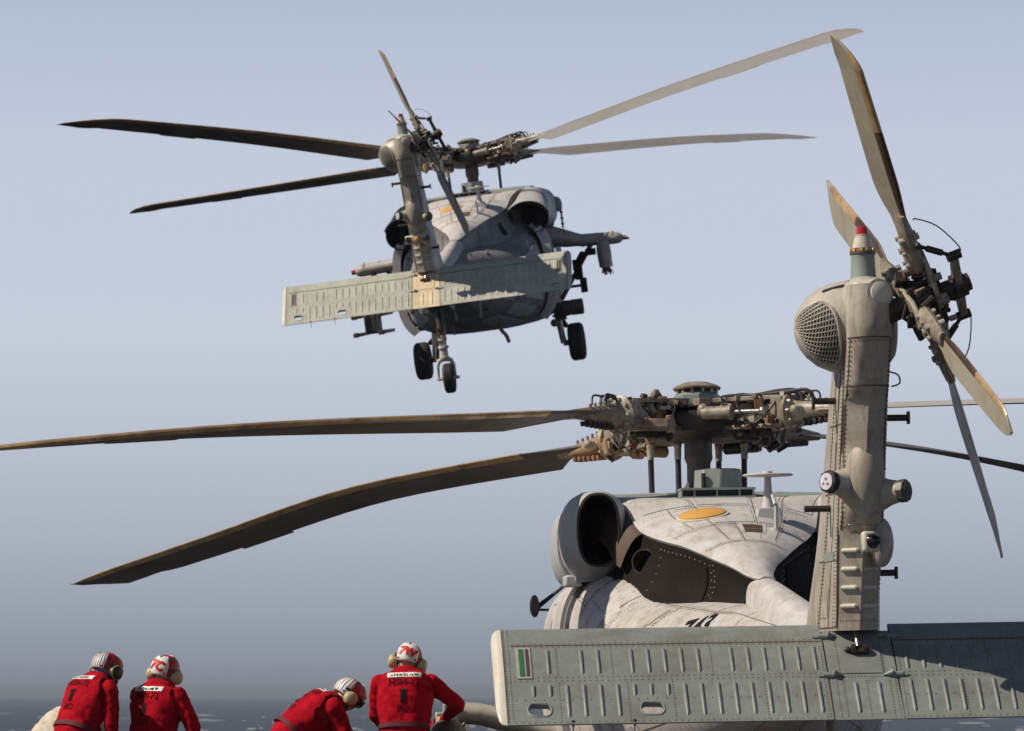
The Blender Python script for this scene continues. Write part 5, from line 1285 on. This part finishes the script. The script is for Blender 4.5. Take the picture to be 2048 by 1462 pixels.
    def plate(nm, a0, a1, e0, e1, k, mm, cut=.0, par=hel):
        def f(u, v):
            a = a0 + (a1 - a0) * u; e = e0 + (e1 - e0) * v; ac = (a0 + a1) / 2; a = ac + (a - ac) * (1 - cut * (1 - v) - cut * 1.4 * max(0, v - .5)); return hp(a, e, k)
        q = MB(); q.grid(f, frange(0, 1, 16), frange(0, 1, 12)); o = obj(nm, q, mm, par, ang=80); s_ = o.modifiers.new('thick', 'SOLIDIFY'); s_.thickness = .012; s_.offset = -1; return o, f
    bp_, bf = plate('reflective_back_plate', 98 if lean > 50 else 128, 262 if lean > 50 else 238, -22, 44 if mask else 56, 1.07, 'helmetwhite', .18)
    plate('reflective_front_plate', -55, 55, 22, 72, 1.06, 'helmetwhite', .25)
    rb = MB()
    for i in range(9):
        u = .08 + .84 * i / 8; rb.tube([bf(u + (.5 - u) * .15 * v, v) + (bf(u, v) - head).normalized() * .003 for v in frange(.04, .96, 10)], .0022, 4, False)
    if not text: obj('tape_ribs', rb, 'tapeline', bp_)
    bs = MB()
    for u, v in ((.1, .12), (.9, .12), (.5, .93)): p = bf(u, v); bs.lathe(p, p - head, [(0, .008), (.004, .008), (.005, .003)], 10)
    obj('plate_snaps', bs, 'numeral', bp_, kind='stuff')
    for s in (-1, 1):
        c = head + hr * s * .103 - hu * .035 + hf * .0
        obj('ear_cup', MB().lathe(c, hr * s, [(-.02, .050), (.0, .058), (.03, .056), (.045, .046), (.052, .03), (.054, .004)], 20), 'earcup' if not mask else 'mask', hel, ang=60)
        if mask: obj('ear_cup_ring', MB().lathe(c + hr * s * .03, hr * s, [(0, .055), (.006, .060), (.012, .055)], 20, False), 'earcup', hel)
    cs = MB(); cs.tube([head + hr * .085 - hu * .05, head + hr * .06 - hu * .12 + hf * .04, head - hu * .14 + hf * .06, head - hr * .06 - hu * .12 + hf * .04, head - hr * .085 - hu * .05], .008, 6); obj('chin_strap', cs, 'mask', hel)
    gg = MB(); gg.grid(lambda a, e: hp(a, e, 1.08 if e > -22 else 1.0), frange(-58, 58, 14), frange(-26, 8, 6)); g_ = obj('goggles', gg, 'blackgloss', hel); ss = g_.modifiers.new('thick', 'SOLIDIFY'); ss.thickness = .02
    st2 = MB(); st2.grid(lambda a, e: hp(a, e, 1.085), frange(-125, -56, 10), [-4, 6]); st2.grid(lambda a, e: hp(a, e, 1.085), frange(56, 125, 10), [-4, 6]); obj('goggle_strap', st2, 'mask', hel, kind='stuff')
    if mask:
        mk = MB(); mk.ball(head + hf * .06 - hu * .07, .075, 14, 10, (1.0, .9, .95), hm); obj('face_mask', mk, 'mask', P)
        nb = MB(); nb.grid(lambda a, e: hp(a, e, .92), frange(130, 230, 12), frange(-48, -24, 4)); obj('neck_scarf', nb, 'bluescarf', P)
    if text:
        bv = bvh_of(bp_.data); ctr = bf(.5, .45); o_ = (ctr - head).normalized(); rx = o_.cross(hu).normalized() * -1; ux = o_.cross(rx)
        if ux.dot(hu) < 0: ux = -ux
        rx = ux.cross(o_)
        me_ = text_mesh(text, .092 if 'W' in text else .105, .05, .006, 2); rot = Matrix.Rotation(R(-10), 2)
        for v in me_.vertices: xy = rot @ v.co.xy; v.co.x, v.co.y = xy
        obj('helmet_lettering', conform(me_, ctr, rx, ux, bv, .006, .2), 'letter_red', bp_)
    return P, head

def at(px, py, Y):                       # picture point at a distance, used once to place the crew
    return ((px - 1024) / FPX * Y, HC + (1390 - py) / FPX * Y)
person('person at far left in red vest and dark face mask, bending towards the deck', (-3.48, 33.2, .84), 48, 32, 0, -4, 22, (.05, .38, -.22), (.26, .22, -.28), (-1, -.3, -.3), (.8, -.6, -.2), 'redjersey', 'trousers', None, True, wave=1)
person('person in red vest with 7C in red on a white helmet plate, looking right', (-2.88, 33.4, .75), 34, 14, 0, -8, 4, (.0, .42, -.02), (.22, .30, .02), (-1, -.4, -.4), (.9, -.5, -.3), 'redjersey', 'trousers', '7C', False, wave=2, headroll=8)
person('person in red vest bending low to the right over the work, helmet plate plain white', (-1.80, 33.2, .82), 72, 62, 0, 0, 38, (-.10, .62, -.20), (.12, .60, -.24), (-1, .2, -.4), (1, .1, -.4), 'redjersey', 'trousers', None, False, wave=3)
person('broad person seen from behind in red vest, 7W lettered on the helmet, elbows out', (-.85, 33.0, .855), 4, 17, 0, -2, 10, (-.10, .34, .02), (.28, .40, .16), (-1, -.25, .1), (1, -.5, .1), 'redjersey', 'trousers', '7W', False, wave=4, headroll=10)
person('person in cream clothes bent low behind the leftmost crew member, mostly hidden', (-3.83, 34.3, .78), 32, 76, 0, 0, 40, (-.1, .55, -.3), (.1, .6, -.3), (-1, 0, 0), (1, 0, 0), 'cream', 'cream', None, False, group='flight deck crew in pale clothes', vest=False, wave=5)

def torpedo_trolley():
    T = thing('ordnance_trolley', 'low dark trolley with wheels under the load by the side pylon', 'trolley'); T.location = (-.52, 34.35, 0)
    mb = MB()
    for x in (-.22, .22): mb.box((x, 0, .62), (.07, 2.0, .07))
    for y in (-.8, 0, .8): mb.box((0, y, .62), (.44, .07, .05))
    for y in (-.7, .7):
        for x in (-.22, .22): mb.box((x, y, .42), (.06, .06, .40))
    obj('frame', mb, 'hubdark', T, bevel=.008)
    for y in (-.7, .7):
        for x in (-.30, .30): obj('wheel', MB().lathe((x, y, .16), (1, 0, 0), [(-.05, .06), (-.05, .14), (-.03, .16), (.03, .16), (.05, .14), (.05, .06)], 20), 'rubber', T)
        mb = MB(); mb.cyl((-.33, y, .16), (.33, y, .16), .022, n=10); mb.box((0, y, .20), (.5, .06, .06)); obj('axle', mb, 'hubgrey', T)
    for y in (-.55, .55):
        mb = MB(); mb.loft([[V((.21 * math.cos(a), y + d, .86 - .0 + .21 * math.sin(a))) for a in frange(R(200), R(340), 10)] + [V((.17 * math.cos(a), y + d, .86 + .17 * math.sin(a))) for a in frange(R(340), R(200), 10)] for d in (-.03, .03)]); obj('cradle', mb, 'hubgrey', T)
    W_ = tag(obj('torpedo', MB().lathe((-.52, 33.15, .86), (0, 1, 0), [(0, .03), (.02, .08), (.10, .135), (.22, .16), (2.2, .162), (2.35, .16), (2.5, .10), (2.55, .05)], 26), 'launcher'), 'dark torpedo body lying on the trolley under the side pylon', 'torpedo')
    fin = MB()
    for k in range(4): a = R(45 + 90 * k); fin.hexa([(-.52 + .06 * math.cos(a) - .004, 33.14, .86 + .06 * math.sin(a)), (-.52 + .06 * math.cos(a) + .004, 33.14, .86 + .06 * math.sin(a)), (-.52 + .155 * math.cos(a) + .004, 33.14, .86 + .155 * math.sin(a)), (-.52 + .155 * math.cos(a) - .004, 33.14, .86 + .155 * math.sin(a)), (-.52 + .12 * math.cos(a) - .004, 33.38, .86 + .12 * math.sin(a)), (-.52 + .12 * math.cos(a) + .004, 33.38, .86 + .12 * math.sin(a)), (-.52 + .165 * math.cos(a) + .004, 33.36, .86 + .165 * math.sin(a)), (-.52 + .165 * math.cos(a) - .004, 33.36, .86 + .165 * math.sin(a))])
    obj('tail_fins', fin, 'hubgrey', W_)
    st = MB()
    for y in (33.7, 34.9): st.lathe((-.52, y, .86), (0, 1, 0), [(0, .163), (.002, .168), (.04, .168), (.042, .163)], 26, False)
    obj('suspension_bands', st, 'steel', W_)
torpedo_trolley()
bpy.context.view_layer.update()

# ================================================================== marine haze: one closed box of air round the camera and everything built
def haze():
    m = bpy.data.materials.new('marine_haze'); m.use_nodes = True; n = m.node_tree; n.nodes.clear()
    o = n.nodes.new('ShaderNodeOutputMaterial'); v = n.nodes.new('ShaderNodeVolumePrincipled')
    v.inputs['Color'].default_value = (.40, .445, .52, 1); v.inputs['Density'].default_value = HAZE; v.inputs['Anisotropy'].default_value = 0.0
    n.links.new(v.outputs[0], o.inputs['Volume'])
    mb = MB(); mb.box((0, 7700, 3.0), (17000, 17400, 25.2)); obj('haze', mb, m, kind='stuff', smooth=False)
HAZE = 0.00019
haze()
bpy.context.view_layer.update()
